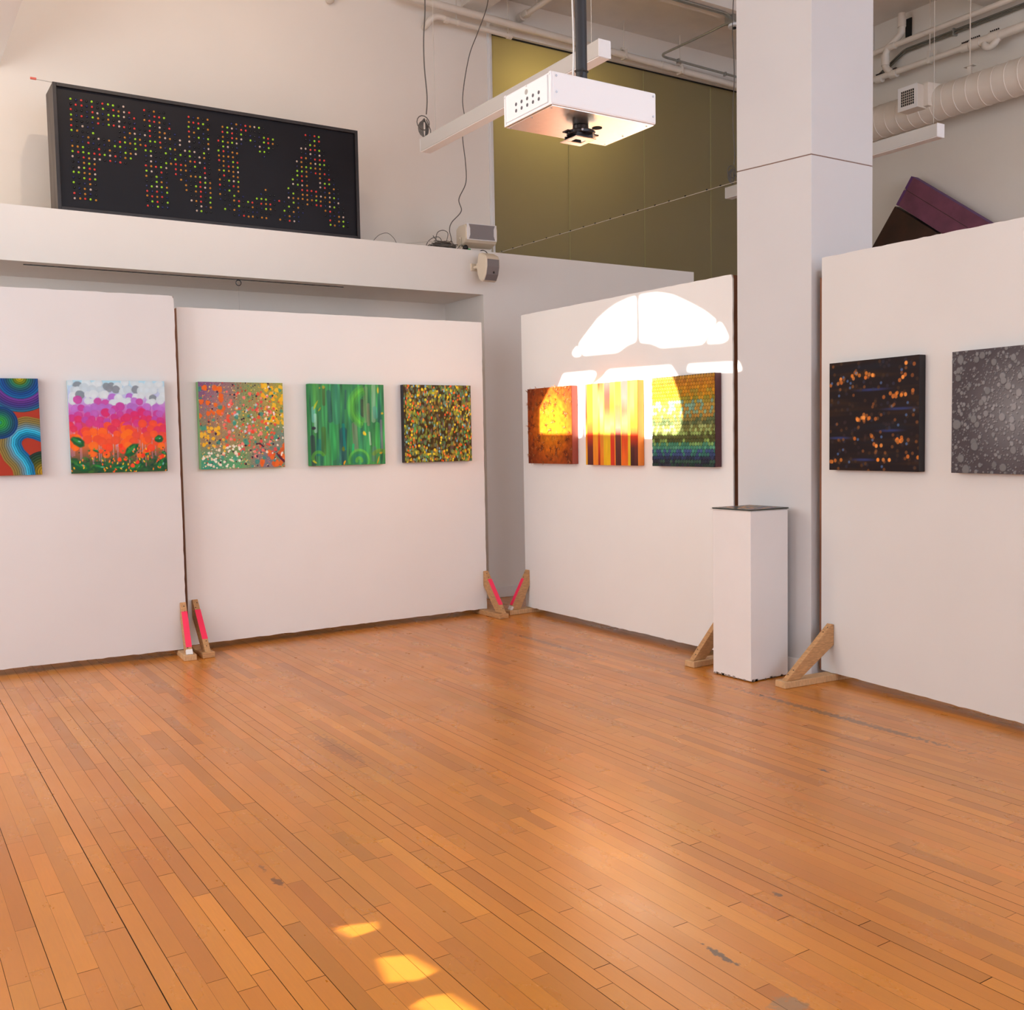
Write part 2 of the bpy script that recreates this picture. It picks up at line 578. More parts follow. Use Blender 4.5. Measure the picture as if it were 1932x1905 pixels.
# sash of the arched window: the lights between its glazing bars (traced as the sun throws them on the far panel)
PX = 4.828
kx = PX - (XL - 0.1)
dyp, dzp = SUN_SIDE * kx, SUN_DROP * kx


def back(ring):
    return [(p[0] + dyp, p[1] + dzp) for p in ring]


def round_ring(ring, cut=.03):
    out = []
    n = len(ring)
    for i in range(n):
        p, a, c = V2(ring[i]), V2(ring[i - 1]), V2(ring[(i + 1) % n])
        da, dc = min(cut, (a - p).length * .33), min(cut, (c - p).length * .33)
        p0, p1 = p + (a - p).normalized() * da, p + (c - p).normalized() * dc
        for t in (0, .33, .67, 1):
            q = p0 * (1 - t) ** 2 + p * 2 * t * (1 - t) + p1 * t * t
            out.append((q.x, q.y))
    return out


LIGHTS = [
    [(6.614, 2.195), (6.544, 2.24), (6.487, 2.185), (6.504, 2.155), (6.589, 2.161)],
    [(6.522, 2.253), (6.442, 2.31), (6.277, 2.419), (6.16, 2.47), (6.042, 2.507), (5.907, 2.529), (5.805, 2.537), (5.808, 2.207), (5.898, 2.197), (6.026, 2.147), (6.462, 2.158), (6.511, 2.227)],
    [(5.77, 2.537), (5.67, 2.535), (5.568, 2.529), (5.408, 2.491), (5.216, 2.406), (5.093, 2.345), (4.986, 2.274), (4.986, 2.254), (5.101, 2.126), (5.525, 2.137), (5.641, 2.179), (5.768, 2.199)],
    [(4.962, 2.251), (4.927, 2.247), (4.87, 2.159), (4.87, 2.134), (4.916, 2.118), (5.071, 2.126)],
    [(6.74, 2.032), (6.35, 2.027), (6.302, 2.014), (6.303, 1.985), (6.385, 1.911), (6.446, 1.775), (6.474, 1.627), (6.494, 1.512), (7.007, 1.523), (7.001, 1.745), (6.813, 1.934)],
    [(6.143, 2.023), (5.427, 2.005), (5.362, 1.926), (5.319, 1.849), (5.286, 1.782), (5.26, 1.704), (5.25, 1.645), (5.242, 1.588), (5.299, 1.489), (6.455, 1.517), (6.45, 1.726), (6.423, 1.844), (6.344, 1.924), (6.239, 1.961)],
    [(5.265, 1.95), (5.252, 1.997), (4.757, 1.979), (4.729, 1.911)]]
w4 = bpy.data.objects.new('window_4', None)
COL.objects.link(w4)
w4['kind'] = 'structure'
polys_plate(openings[0], [back(round_ring(r)) for r in LIGHTS], XL - .11, XL - .09).build('frame', M_trim, w4)
# made-up plate with three slots, cut so sun spots land on the near floor
kx2 = None
SPOTS = [[(1.148, 2.877), (1.192, 2.876), (1.29, 2.838), (1.272, 2.792), (1.171, 2.788)], [(1.183, 2.642), (1.281, 2.597), (1.308, 2.47), (1.232, 2.453), (1.147, 2.495)],
         [(1.148, 2.351), (1.207, 2.373), (1.275, 2.348), (1.298, 2.233), (1.18, 2.24)]]
slots = []
for s in SPOTS:
    ring = []
    for (px, py) in s:
        k = px - (XL - 0.1)
        ring.append((py + SUN_SIDE * k, SUN_DROP * k))
    slots.append(ring)
w5 = bpy.data.objects.new('window_5', None)
COL.objects.link(w5)
w5['kind'] = 'structure'
polys_plate(openings[1], slots, XL - .11, XL - .09).build('sun_slot_plate', M_trim, w5)

# wall behind the camera with four tall daylit windows
fr_open = [(0.6, 2.4, 1.2, 5.2), (3.0, 4.8, 1.2, 5.2), (5.4, 7.2, 1.2, 5.2), (7.6, 9.2, 1.2, 5.2)]
mbf = MB()
xs = [XL - .15]
for a, c, z0, z1 in fr_open:
    mbf.box((xs[-1], YF - .15, 0), (a, YF, ZC))
    mbf.box((a, YF - .15, 0), (c, YF, z0))
    mbf.box((a, YF - .15, z1), (c, YF, ZC))
    xs.append(c)
mbf.box((xs[-1], YF - .15, 0), (XR + .15, YF, ZC))
struct('wall_front', mbf, M_wall)
for i, (a, c, z0, z1) in enumerate(fr_open):
    window('window_%d' % (6 + i), rect(a, c, z0, z1), M_lit_f, 'y', YF)

# added tube light behind the olive glass, makes its bright upper corner
lt = thing('added_tube_light', 'added tube light, unseen, brightening the olive glass near its top left corner', 'light', (6.15, 9.5, 5.2))
MB().box((5.7, 9.45, 5.23), (6.9, 9.55, 5.29)).build('housing', M_white, lt, org=lt.location)
MB().cyl((5.72, 9.5, 5.2), (6.88, 9.5, 5.2), 0.03, 12).build('tube', mat('glowing_tube', (0.8, 0.8, 0.8, 1), 0.5, emit=((1.0, 0.88, 0.6), 150.0)), lt, org=lt.location)
for x_ in (5.9, 6.7):
    MB().cyl((x_, 9.5, 5.28), (x_, 9.5, ZC), 0.006, 6).build('hanger', M_wire, lt, org=lt.location)

# added spotlight, unseen above the frame, brightens the wall behind the sign
spl = thing('added_spotlight', 'added spotlight, unseen under the ceiling, brightening the wall behind the black sign', 'spotlight', (1.9, 5.2, 5.80))
aim = (Vector((2.0, 8.9, 4.95)) - Vector(spl.location)).normalized()
p_ = Vector(spl.location)
MB().cyl(p_ - aim * .10, p_ + aim * .06, .05, 20).build('can', M_white, spl, org=spl.location, smooth=True)
MB().cyl(p_, (p_.x, p_.y, ZC), .012, 10).build('stem', M_white, spl, org=spl.location)
MB().cyl(p_ + aim * .058, p_ + aim * .063, .04, 20).build('lens', mat('glowing_lens', (1, .9, .8, 1), .4, emit=((1, .8, .6), 5.0)), spl, org=spl.location)
sld = bpy.data.lights.new('spotlight_beam', 'SPOT')
sld.energy = 105
sld.color = (1.0, 0.78, 0.58)
sld.spot_size = math.radians(95)
sld.spot_blend = 1.0
sld.shadow_soft_size = 0.05
slo = bpy.data.objects.new('spotlight_beam', sld)
COL.objects.link(slo)
slo.parent = spl
slo.location = aim * .075
slo.rotation_euler = aim.to_track_quat('-Z', 'Y').to_euler()

# ------------------------------------------------------------------ display panels
V = Vector


def display_panel(bl, br, ztl, ztr, label, feet, stud=None, paint=None, chip=True):
    """white board on a wooden frame; bl, br = lower front corners; feet = (distance along, reach, towards-front list)"""
    bl, br = V((*bl, .045)), V((*br, .045))
    d = (br - bl).normalized()
    n = V((d.y, -d.x, 0))            # outward, to the camera side
    mid = (bl + br) / 2
    r = thing('display_panel', label, 'display panel', (mid.x, mid.y, 0), 0, 'freestanding display panels')
    org = r.location
    tl, tr = V((bl.x, bl.y, ztl)), V((br.x, br.y, ztr))
    # front sheet with slightly chipped edges
    N = 60
    ring = []
    R_ = random.Random(len(label))
    for i in range(N + 1):
        ring.append(bl.lerp(br, i / N) + V((0, 0, R_.choice([0, 0, 0, .002, -.003, 0]))))
    for i in range(1, N):
        ring.append(br.lerp(tr, i / N) + d * R_.choice([0, 0, 0, .001, -.002]))
    c = 0.012
    ring += [tr + V((0, 0, -.03)), tr - d * .012 + V((0, 0, -.001))] if chip else [tr]
    for i in range(1, N):
        ring.append(tr.lerp(tl, i / N) + V((0, 0, R_.choice([0, 0, 0, .001, -.002]))))
    ring += [tl + V((0, 0, -.001))]
    for i in range(1, N):
        ring.append(tl.lerp(bl, i / N))
    MB().prism(ring, -n * .012).build('face_sheet', paint or M_panel, r, org=org)
    fr = MB()
    w = .04
    t0, t1 = .0125, .115

    def bar(a0, a1, z0, z1):
        p = [bl + d * a0 - n * t0, bl + d * a1 - n * t0, bl + d * a1 - n * t1, bl + d * a0 - n * t1]
        fr.hexa([V((q.x, q.y, z0)) for q in p] + [V((q.x, q.y, z1)) for q in p])
    L = (br - bl).length
    zt = min(ztl, ztr) - .004
    bar(.002, w, .047, zt)
    bar(L - w, L - .002, .047, zt)
    bar(w, L - w, .047, .047 + w)
    bar(w, L - w, zt - w, zt)
    bar(L / 2 - w / 2, L / 2 + w / 2, .047 + w, zt - w)
    if stud:
        bar(stud[0], stud[1], .047, zt - .06)
    fr.build('frame', M_raw, r, org=org, bevel=.002)
    for (s, reach, wz, zt_, tape, plast, pm) in feet:
        wdt = .088
        c0 = bl + d * s
        c0.z = 0
        f0, f1 = c0 + n * reach, c0 - n * .40
        a = d * (wdt / 2)
        fb = MB().hexa([f0 - a, f0 + a, f1 + a, f1 - a] + [q + V((0, 0, .040)) for q in (f0 - a, f0 + a, f1 + a, f1 - a)])
        foot = fb.build('foot', pm, r, org=org, bevel=.004)
        h = d * .02
        o_ = d * wz
        g = .0015
        prof = [c0 + n * g + V((0, 0, zt_)), c0 + n * (g + .018) + V((0, 0, zt_ + .004)), c0 + n * (reach - .018) + V((0, 0, .0405)), c0 + n * (reach - .125) + V((0, 0, .0405)), c0 + n * g + V((0, 0, zt_ - .125))]
        MB().prism([p - h + o_ for p in prof], h * 2).build('brace', M_pine, foot, org=org, bevel=.003)
        # nail heads / old holes on the sloping edge
        A, B = prof[1], prof[2]
        sl = (B - A).normalized()
        nn = d.cross(sl).normalized()
        if nn.z < 0:
            nn = -nn
        for t in (.03, .07, (A - B).length - .05, (A - B).length - .09):
            q = A + sl * t + o_ + d * random.uniform(-.01, .01)
            MB().cyl(q, q + nn * .0012, .004, 8).build('nail', M_groove, foot, org=org)
        if tape:
            t0_, t1_ = tape
            q0, q1 = A.lerp(B, t0_) + o_, A.lerp(B, t1_) + o_
            hh = h * 1.02
            MB().hexa([q0 - hh + nn * .0003, q0 + hh + nn * .0003, q1 + hh + nn * .0003, q1 - hh + nn * .0003, q0 - hh + nn * .0018, q0 + hh + nn * .0018, q1 + hh + nn * .0018, q1 - hh + nn * .0018]).build('tape', M_tape, foot, org=org)
        if plast:
            q0, q1 = A.lerp(B, .90) + o_, A.lerp(B, .995) + o_
            hh = h * 1.06
            MB().hexa([q0 - hh - nn * .03, q0 + hh - nn * .02, q1 + hh - nn * .02, q1 - hh - nn * .03, q0 - hh + nn * .002, q0 + hh + nn * .001, q1 + hh + nn * .002, q1 - hh + nn * .002]).build('paint_splash', M_plaster, foot, org=org)
    return r


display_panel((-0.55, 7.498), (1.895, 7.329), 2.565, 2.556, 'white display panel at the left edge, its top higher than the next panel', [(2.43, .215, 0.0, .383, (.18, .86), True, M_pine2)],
              paint=mat('dim_panel_paint', (0.72, 0.70, 0.685, 1), 0.55, noise=0.015, scale=2.0, bump=0.04, bscale=90))  # panel paint darkened to stand in for weaker light here
display_panel((1.945, 7.453), (4.506, 7.476), 2.497, 2.509, 'white display panel under the black sign with three paintings, green one in the middle', [(.045, .325, 0.0, .377, (.2, .76), False, M_pine), (2.535, .32, 0.012, .372, (.20, .80), False, M_pine)], chip=False)
display_panel((4.832, 7.355), (4.823, 4.825), 2.572, 2.553, 'white display panel carrying the bright arched patch of sunlight', [(.05, .225, 0.0, .37, (.22, .88), True, M_pine2), (2.47, .345, 0.0, .36, None, False, M_pine2)])
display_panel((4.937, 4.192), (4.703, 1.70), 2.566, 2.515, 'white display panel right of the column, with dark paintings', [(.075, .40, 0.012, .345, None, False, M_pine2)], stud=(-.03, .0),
              paint=mat('dim_panel_paint_right', (0.73, 0.72, 0.70, 1), 0.55, noise=0.015, scale=2.0, bump=0.04, bscale=90))  # darkened copy of the panel paint, in place of dimmer light


# ------------------------------------------------------------------ paintings
N = 220
gu, gv = np.meshgrid(np.linspace(0, 1, N), np.linspace(0, 1, N))      # u to the right, v up


class Canvas:
    def __init__(self, rgb):
        self.c = np.zeros((N, N, 3)) + np.array(rgb, float)
        self.h = np.zeros((N, N))

    def grad(self, stops, axis='v'):
        t = gv if axis == 'v' else gu
        ks = [s[0] for s in stops]
        for i in range(3):
            self.c[..., i] = np.interp(t, ks, [s[1][i] for s in stops])
        return self

    def mask(self, m, col, hgt=0.0):
        m = np.clip(m, 0, 1)
        self.c = self.c * (1 - m[..., None]) + np.array(col, float) * m[..., None]
        self.h = self.h * (1 - m) + hgt * m

    def dab(self, u, v, ru, rv, col, a=1.0, ang=0.0, hgt=0.0, soft=0.25, wob=0.0):
        ext = max(ru, rv) * 1.6 + 0.01
        i0, i1 = max(0, int((u - ext) * N)), min(N, int((u + ext) * N) + 2)
        j0, j1 = max(0, int((v - ext) * N)), min(N, int((v + ext) * N) + 2)
        if i0 >= i1 or j0 >= j1:
            return
        U, W = gu[j0:j1, i0:i1] - u, gv[j0:j1, i0:i1] - v
        ca_, sa_ = math.cos(ang), math.sin(ang)
        x_, y_ = (U * ca_ + W * sa_) / ru, (-U * sa_ + W * ca_) / rv
        q = np.sqrt(x_ ** 2 + y_ ** 2)
        if wob:
            th = np.arctan2(y_, x_)
            q = q * (1 + wob * np.sin(3 * th + u * 90) + wob * .6 * np.sin(7 * th + v * 70))
        sf = max(soft, 0.9 / (N * min(ru, rv)))
        m = np.clip((1 + sf / 2 - q) / sf, 0, 1) * a
        self.c[j0:j1, i0:i1] = self.c[j0:j1, i0:i1] * (1 - m[..., None]) + np.array(col, float) * m[..., None]
        self.h[j0:j1, i0:i1] = self.h[j0:j1, i0:i1] * (1 - m) + hgt * m

    def stroke(self, pts, w, col, a=1.0, hgt=0.0, streak=0.0):
        p = np.array(pts, float)
        d = np.full((N, N), 9.0)
        sgn = np.zeros((N, N))
        for k in range(len(p) - 1):
            A, B = p[k], p[k + 1]
            ab = B - A
            t = np.clip(((gu - A[0]) * ab[0] + (gv - A[1]) * ab[1]) / (ab @ ab + 1e-12), 0, 1)
            dx, dy = gu - A[0] - t * ab[0], gv - A[1] - t * ab[1]
            q = np.sqrt(dx ** 2 + dy ** 2)
            s = np.sign(ab[0] * dy - ab[1] * dx)
            sgn = np.where(q < d, s, sgn)
            d = np.minimum(d, q)
        if col is None:
            return d, sgn
        m = np.clip((w - d) * N * 0.6 + .5, 0, 1) * a
        if streak:
            m = m * (1 - streak * (0.5 + 0.5 * np.sin(d * sgn * 900)))
        self.mask(m, col, hgt)


def blur_noise(sx, sy_, seed):
    r = np.random.default_rng(seed)
    a = r.random((N, N))
    for ax, s in ((1, sx), (0, sy_)):
        if s > 0:
            k = np.exp(-0.5 * (np.arange(-3 * s, 3 * s + 1) / s) ** 2)
            k /= k.sum()
            pad = [(0, 0), (0, 0)]
            pad[ax] = (3 * s, 3 * s)
            a = np.apply_along_axis(lambda q: np.convolve(q, k, 'valid'), ax, np.pad(a, pad, mode='wrap'))
    a -= a.mean()
    return a / (a.std() + 1e-9)


def art_rings():
    C = Canvas((152, 50, 32))
    S = 1 / 1844.0
    def at(px, py):
        return (1 - (690 - px) * S, 1 - (py - 135) / 1640.0)
    def ramp(d, stops):
        return np.stack([np.interp(d, [s[0] for s in stops], [s[1][i] for s in stops]) for i in range(3)], -1)
    def ridges(d, wd):
        return 0.50 + 0.58 * np.abs(np.sin(math.pi * d / wd)) ** 0.55
    def put(m, col, d, wd):
        m = np.clip(m, 0, 1)[..., None]
        rr = ridges(d, wd)
        C.c = C.c * (1 - m) + col * rr[..., None] * m
        C.h = np.where(m[..., 0] > .5, .0045 * (rr - .5), C.h)
    edge = lambda x_: np.clip(x_ * N * .8 + .5, 0, 1)
    # winding band
    P = [at(*q) for q in [(1000, 1230), (760, 1110), (600, 1045), (450, 1015), (320, 1055), (228, 1150), (212, 1260), (270, 1400), (380, 1520), (440, 1640), (462, 1800)]]
    d, s = C.stroke(P, 0, None)
    sd = d * s          # sign tells the two sides
    ref = np.argmin((gu - at(420, 1250)[0]) ** 2 + (gv - at(420, 1250)[1]) ** 2)
    if sd.ravel()[ref] < 0:
        sd = -sd
    band = ramp(sd, [(-.145, (130, 105, 45)), (-.09, (118, 108, 62)), (-.055, (95, 120, 128)), (-.03, (85, 140, 165)), (-.012, (55, 170, 205)), (.012, (30, 150, 190)), (.03, (15, 115, 150)), (.075, (14, 85, 145))])
    put(edge(sd + .145) * edge(.075 - sd), band, sd, .021)
    c3 = at(735, 1730)
    d3 = np.hypot(gu - c3[0], gv - c3[1])
    put(edge(.22 - d3) * (sd > .06), ramp(d3, [(0, (190, 140, 20)), (.05, (150, 120, 25)), (.11, (75, 80, 25)), (.17, (35, 65, 45)), (.22, (30, 45, 42))]), d3, .024)
    c1 = at(375, 135)
    d1 = np.hypot(gu - c1[0], (gv - c1[1]) * 1.02)
    put(edge(.355 - d1) * (d1 > .2), ramp(d1, [(.2, (120, 60, 160)), (.25, (80, 45, 120)), (.29, (55, 50, 120)), (.33, (35, 80, 120)), (.36, (25, 110, 130))]), d1, .022)
    put(edge(.215 - d1), ramp(d1, [(0, (185, 150, 20)), (.025, (140, 140, 15)), (.06, (75, 100, 25)), (.08, (35, 115, 90)), (.12, (25, 75, 95)), (.16, (18, 65, 130)), (.215, (15, 95, 150))]), d1, .021)
    c2 = at(0, 880)
    d2 = np.hypot(gu - c2[0], gv - c2[1])
    put(edge(.168 - d2), ramp(d2, [(0, (20, 130, 120)), (.03, (40, 140, 50)), (.06, (35, 130, 70)), (.09, (25, 100, 90)), (.13, (20, 65, 95)), (.168, (18, 60, 125))]), d2, .02)
    d4 = np.hypot(gu - .25, gv - .2)
    put(edge(.3 - d4) * (gu < .5), ramp(d4, [(0, (200, 90, 40)), (.15, (120, 50, 90)), (.3, (40, 50, 130))]), d4, .022)
    return C


def art_flowers():
    R = random.Random(3)
    C = Canvas((0, 0, 0)).grad([(0, (40, 75, 45)), (.1, (60, 80, 50)), (.2, (130, 85, 60)), (.3, (205, 100, 50)), (.42, (215, 80, 55)), (.55, (190, 60, 110)), (.7, (180, 110, 190)), (.82, (170, 175, 215)), (.95, (165, 200, 218)), (1, (160, 205, 222))])
    for i in range(75):
        u = R.random()
        lo = R.uniform(.05, .35)
        hi = lo + R.uniform(.15, .6)
        col = R.choice([(178, 130, 190), (190, 150, 205), (205, 190, 205), (196, 90, 50), (190, 140, 170)])
        C.mask(np.clip((.0035 - np.abs(gu - u)) * N + .3, 0, 1) * (gv > lo) * (gv < hi) * .75, col)
    rows = [(.96, [(188, 205, 212), (118, 130, 138), (196, 210, 216)]), (.90, [(188, 206, 214), (120, 130, 140), (175, 195, 205)]), (.83, [(195, 210, 216), (190, 205, 212), (160, 100, 190), (115, 128, 138)]),
            (.77, [(170, 110, 195), (190, 208, 214), (178, 70, 150)]), (.70, [(172, 105, 190), (178, 60, 145), (160, 100, 185)]), (.64, [(180, 60, 140), (170, 90, 175), (195, 40, 100)]), (.58, [(185, 50, 125), (198, 45, 95), (165, 70, 160)]),
            (.52, [(205, 50, 80), (190, 55, 125), (220, 75, 45)]), (.46, [(215, 70, 50), (200, 50, 85), (228, 95, 30)]), (.40, [(225, 85, 40), (210, 70, 55), (232, 105, 25)]), (.34, [(228, 90, 30), (215, 75, 45)]), (.27, [(230, 105, 30), (225, 70, 40)]), (.2, [(228, 100, 30)])]
    for v, cols in rows:
        n = 14 if v > .33 else (7 if v > .22 else 4)
        for i in range(n):
            u = (i + R.uniform(.1, .9)) / n
            r = R.uniform(.036, .05)
            c = np.array(R.choice(cols))
            C.dab(u, v + R.uniform(-.025, .025), r, r * .98, c, .92, hgt=.002, soft=.18, wob=.02)
            C.dab(u, v, r * .5, r * .5, np.clip(c * 1.07, 0, 255), .35, soft=.9)
    for (u, v, ru, rv, a) in [(.08, .34, .075, .045, -.6), (.63, .24, .095, .05, .75), (.92, .36, .045, .04, .2), (.10, .08, .10, .05, -.5), (.94, .08, .08, .05, .9), (.78, .19, .05, .012, .35), (.27, .235, .045, .012, -.3), (.5, .05, .09, .03, .2), (.67, .05, .09, .035, .4), (.3, .06, .08, .03, -.3), (.97, .2, .03, .02, -.7)]:
        C.dab(u, v, ru, rv, (22, 85, 48), .95, a, .002, .25, .05)
        C.dab(u - .01, v + .01, ru * .7, rv * .35, (40, 140, 60), .8, a, .002, .5)
        C.dab(u + ru * .2, v + rv * .1, ru * .22, rv * .14, (140, 195, 200), .8, a + .3, .002, .4)
    for i in range(90):
        C.dab(R.random(), R.uniform(0, .16) ** 1.0, R.uniform(.01, .035), R.uniform(.008, .02), R.choice([(25, 75, 45), (35, 100, 50), (60, 110, 40), (20, 60, 50)]), .7, R.uniform(-1.2, 1.2), .001, .5)
    for i in range(12):
        C.dab(R.random(), R.uniform(.05, .3), .022, .024, R.choice([(225, 55, 30), (235, 75, 35)]), .95, 0, .002, .3, .06)
    for i in range(55):
        C.dab(R.random(), R.uniform(.0, .14) if i % 3 else R.uniform(.1, .35), .0065, .014, R.choice([(240, 185, 30), (240, 130, 40), (235, 90, 40)]), .95, R.uniform(-.6, .9), .002, .4)
    for i in range(45):
        C.dab(R.random(), R.uniform(.1, .28), .008, .008, R.choice([(60, 120, 50), (35, 70, 50), (80, 140, 50)]), .8, 0, .001, .4)
    return C


def art_splatter():
    R = random.Random(5)
    C = Canvas((138, 138, 88))
    n1, n2 = blur_noise(18, 18, 1), blur_noise(5, 9, 2)
    C.mask(np.clip(.45 + .35 * n1, 0, 1) * .7, (122, 150, 80))
    C.mask(np.clip(.4 - .4 * n1, 0, 1) * .6, (165, 128, 100))
    C.mask(np.clip(1.25 - 2.1 * np.hypot(gu, (1 - gv)), 0, 1) * .95, (112, 72, 128))
    C.mask(np.clip(1 - 3 * np.hypot(gu - .25, gv - .75), 0, 1) * .7, (172, 125, 122))
    C.mask(np.clip(1.3 - 2.6 * np.hypot((gu - 1) * 1.2, gv - .75), 0, 1) * .7, (175, 160, 50))
    C.mask(np.clip(1.2 - 3.2 * np.hypot(gu - .1, gv * 1.2), 0, 1) * .95, (45, 150, 125))
    C.mask(np.clip(1.0 - 4 * np.hypot(gu - .42, gv - .05), 0, 1) * .9, (70, 165, 110))
    C.mask(np.clip(1.1 - 3.5 * np.hypot(gu - .8, gv - .08), 0, 1) * .9, (120, 110, 135))
    C.mask(np.clip(1.0 - 5 * np.hypot(gu - .97, gv - .38), 0, 1) * .9, (90, 130, 130))
    for i in range(26):
        u = R.uniform(.43, .8)
        C.mask(np.clip((.0022 - np.abs(gu - u)) * N + .3, 0, 1) * (gv > R.uniform(.4, .8)) * .35, (150, 195, 140))
    for i in range(10):
        u = R.uniform(.1, .25)
        C.mask(np.clip((.003 - np.abs(gu - u)) * N + .3, 0, 1) * (gv > R.uniform(.2, .5)) * (gv < .7) * .6, (180, 95, 40))
    sp = rng.random((N, N))
    C.mask((sp > .93) * .6, (95, 75, 85))
    C.mask((sp < .06) * .6, (200, 185, 130))
    def sc(n, u0, u1, v0, v1, r0, r1, cols, a=.95, asp=1.0):
        for _ in range(n):
            r = R.uniform(r0, r1)
            C.dab(R.uniform(u0, u1), R.uniform(v0, v1), r, r * R.uniform(.9, 1.2) * asp, R.choice(cols), a, R.uniform(-.5, .5), .0012, .3, .09)
    sc(650, 0, 1, 0, 1, .004, .009, [(60, 40, 60), (215, 110, 80), (230, 200, 150), (60, 140, 120), (200, 70, 50), (235, 180, 60)])
    sc(16, .0, .32, .58, .95, .018, .034, [(228, 108, 30), (222, 100, 35)])
    sc(14, .7, 1, .02, .25, .015, .03, [(225, 105, 35), (215, 95, 35)], asp=1.5)
    sc(48, .75, 1, .5, 1, .012, .028, [(240, 180, 30), (238, 170, 35), (230, 190, 50)])
    sc(24, .0, .28, .2, .48, .012, .026, [(238, 178, 35), (235, 185, 55)])
    sc(110, .25, .9, .12, .9, .011, .022, [(228, 75, 50), (232, 110, 100), (225, 90, 60), (240, 130, 120), (215, 80, 75)])
    sc(20, .3, .7, .4, .75, .009, .015, [(175, 195, 200), (190, 205, 210)])
    sc(70, .02, .5, .0, .28, .006, .017, [(235, 225, 205), (240, 232, 220), (225, 210, 180)])
    sc(30, .75, 1, .0, 1, .006, .016, [(240, 232, 222), (230, 220, 200)])
    sc(34, 0, 1, 0, 1, .006, .014, [(60, 30, 60), (50, 25, 50)])
    sc(36, 0, 1, 0, 1, .012, .028, [(60, 150, 130), (50, 140, 130)], .75)
    C.stroke([(.66, .28), (.70, .285), (.74, .25)], .009, (70, 25, 50), .95, .001)
    C.stroke([(.91, .16), (.95, .11), (.99, .07)], .014, (85, 30, 50), .95, .001)
    C.stroke([(.98, .22), (.93, .17)], .016, (195, 90, 40), .95, .001)
    return C


def art_green():
    R = random.Random(9)
    C = Canvas((58, 135, 85))
    n1, n2, n3 = blur_noise(4, 40, 21), blur_noise(2, 22, 22), blur_noise(14, 30, 23)
    C.mask(np.clip(.3 + .5 * n3, 0, 1) * .6, (75, 150, 75))
    C.mask(np.clip(.5 * n1, 0, 1) * .8, (45, 110, 100))
    C.mask(np.clip(.5 * n2 - .2, 0, 1) * .6, (70, 185, 100))
    C.mask(np.clip(-.6 * n2 - .5, 0, 1) * .6, (40, 85, 75))
    def vs(u, v0, v1, w, col, a=.85, dr=0.0):
        C.stroke([(u, v0), (u + dr, v1)], w, col, a * .8, .001, .35)
    for q in [(.05, .55, .70, .025, (110, 180, 185)), (.075, .42, .62, .02, (165, 205, 200)), (.04, .02, .35, .03, (50, 45, 70)), (.1, .15, .3, .03, (30, 115, 115)), (.27, .55, .9, .028, (45, 80, 90)), (.19, .75, .95, .02, (75, 80, 45)),
              (.42, .05, .42, .05, (40, 75, 105)), (.45, .2, .5, .018, (15, 160, 150)), (.3, .1, .5, .04, (50, 160, 85)), (.17, .15, .45, .03, (75, 110, 45)), (.6, .2, .5, .035, (135, 140, 120)), (.70, .6, .8, .018, (70, 55, 60)),
              (.74, .55, .95, .03, (120, 150, 110)), (.78, .5, .75, .02, (150, 140, 115)), (.85, .55, .98, .028, (165, 205, 175)), (.88, .6, .7, .03, (75, 155, 145)), (.96, .2, .55, .014, (150, 125, 150)), (.8, .25, .4, .012, (195, 205, 190)),
              (.9, .2, .5, .03, (70, 185, 85)), (.55, .12, .25, .015, (20, 195, 110)), (.35, .55, .95, .05, (60, 140, 115)), (.47, .7, .92, .012, (50, 85, 100)), (.1, .75, .98, .05, (85, 160, 75)), (.84, .06, .2, .03, (90, 120, 115))]:
        vs(*q, dr=R.uniform(-.015, .02))
    def arc(cu, cv, r, a0, a1, w, col, a=.8):
        C.stroke([(cu + r * math.cos(t), cv + r * math.sin(t)) for t in np.linspace(a0, a1, 14)], w, col, a, .0015, .35)
    for r, col in ((.20, (90, 185, 65)), (.235, (105, 200, 70)), (.17, (75, 165, 80)), (.265, (80, 165, 75))):
        arc(.78, .72, r, 1.9, 4.3, .022, col)
    for r, col in ((.13, (95, 185, 75)), (.10, (50, 130, 80)), (.07, (45, 125, 100)), (.035, (95, 175, 70))):
        arc(.64, .05, r, -.2, 3.3, .02, col, .9)
    arc(.93, .05, .12, .6, 2.4, .025, (110, 150, 55))
    arc(.1, .1, .07, .5, 3.6, .02, (90, 175, 60))
    for (u, v, ru, rv, a, col) in [(.08, .74, .012, .06, -.5, (165, 180, 50)), (.13, .69, .01, .03, -.6, (150, 165, 50)), (.44, .03, .012, .03, -.4, (240, 180, 40)), (.72, .39, .02, .03, .6, (225, 200, 50)), (.92, .93, .012, .04, 0, (200, 180, 50)), (.97, .64, .016, .015, 0, (210, 180, 50)), (.05, .05, .03, .012, -.6, (190, 190, 50)), (.94, .14, .02, .014, .3, (205, 170, 45)), (.43, .2, .02, .03, 0, (110, 130, 45)), (.9, .05, .01, .05, -.3, (190, 160, 45)), (.19, .96, .02, .02, 0, (150, 150, 60)), (.14, .95, .008, .01, 0, (230, 190, 50)), (.05, .46, .025, .02, 0, (50, 45, 60))]:
        C.dab(u, v, ru, rv, col, .9, a, .002, .5, .06)
    f = 1 + .06 * n2
    C.c *= f[..., None]
    return C


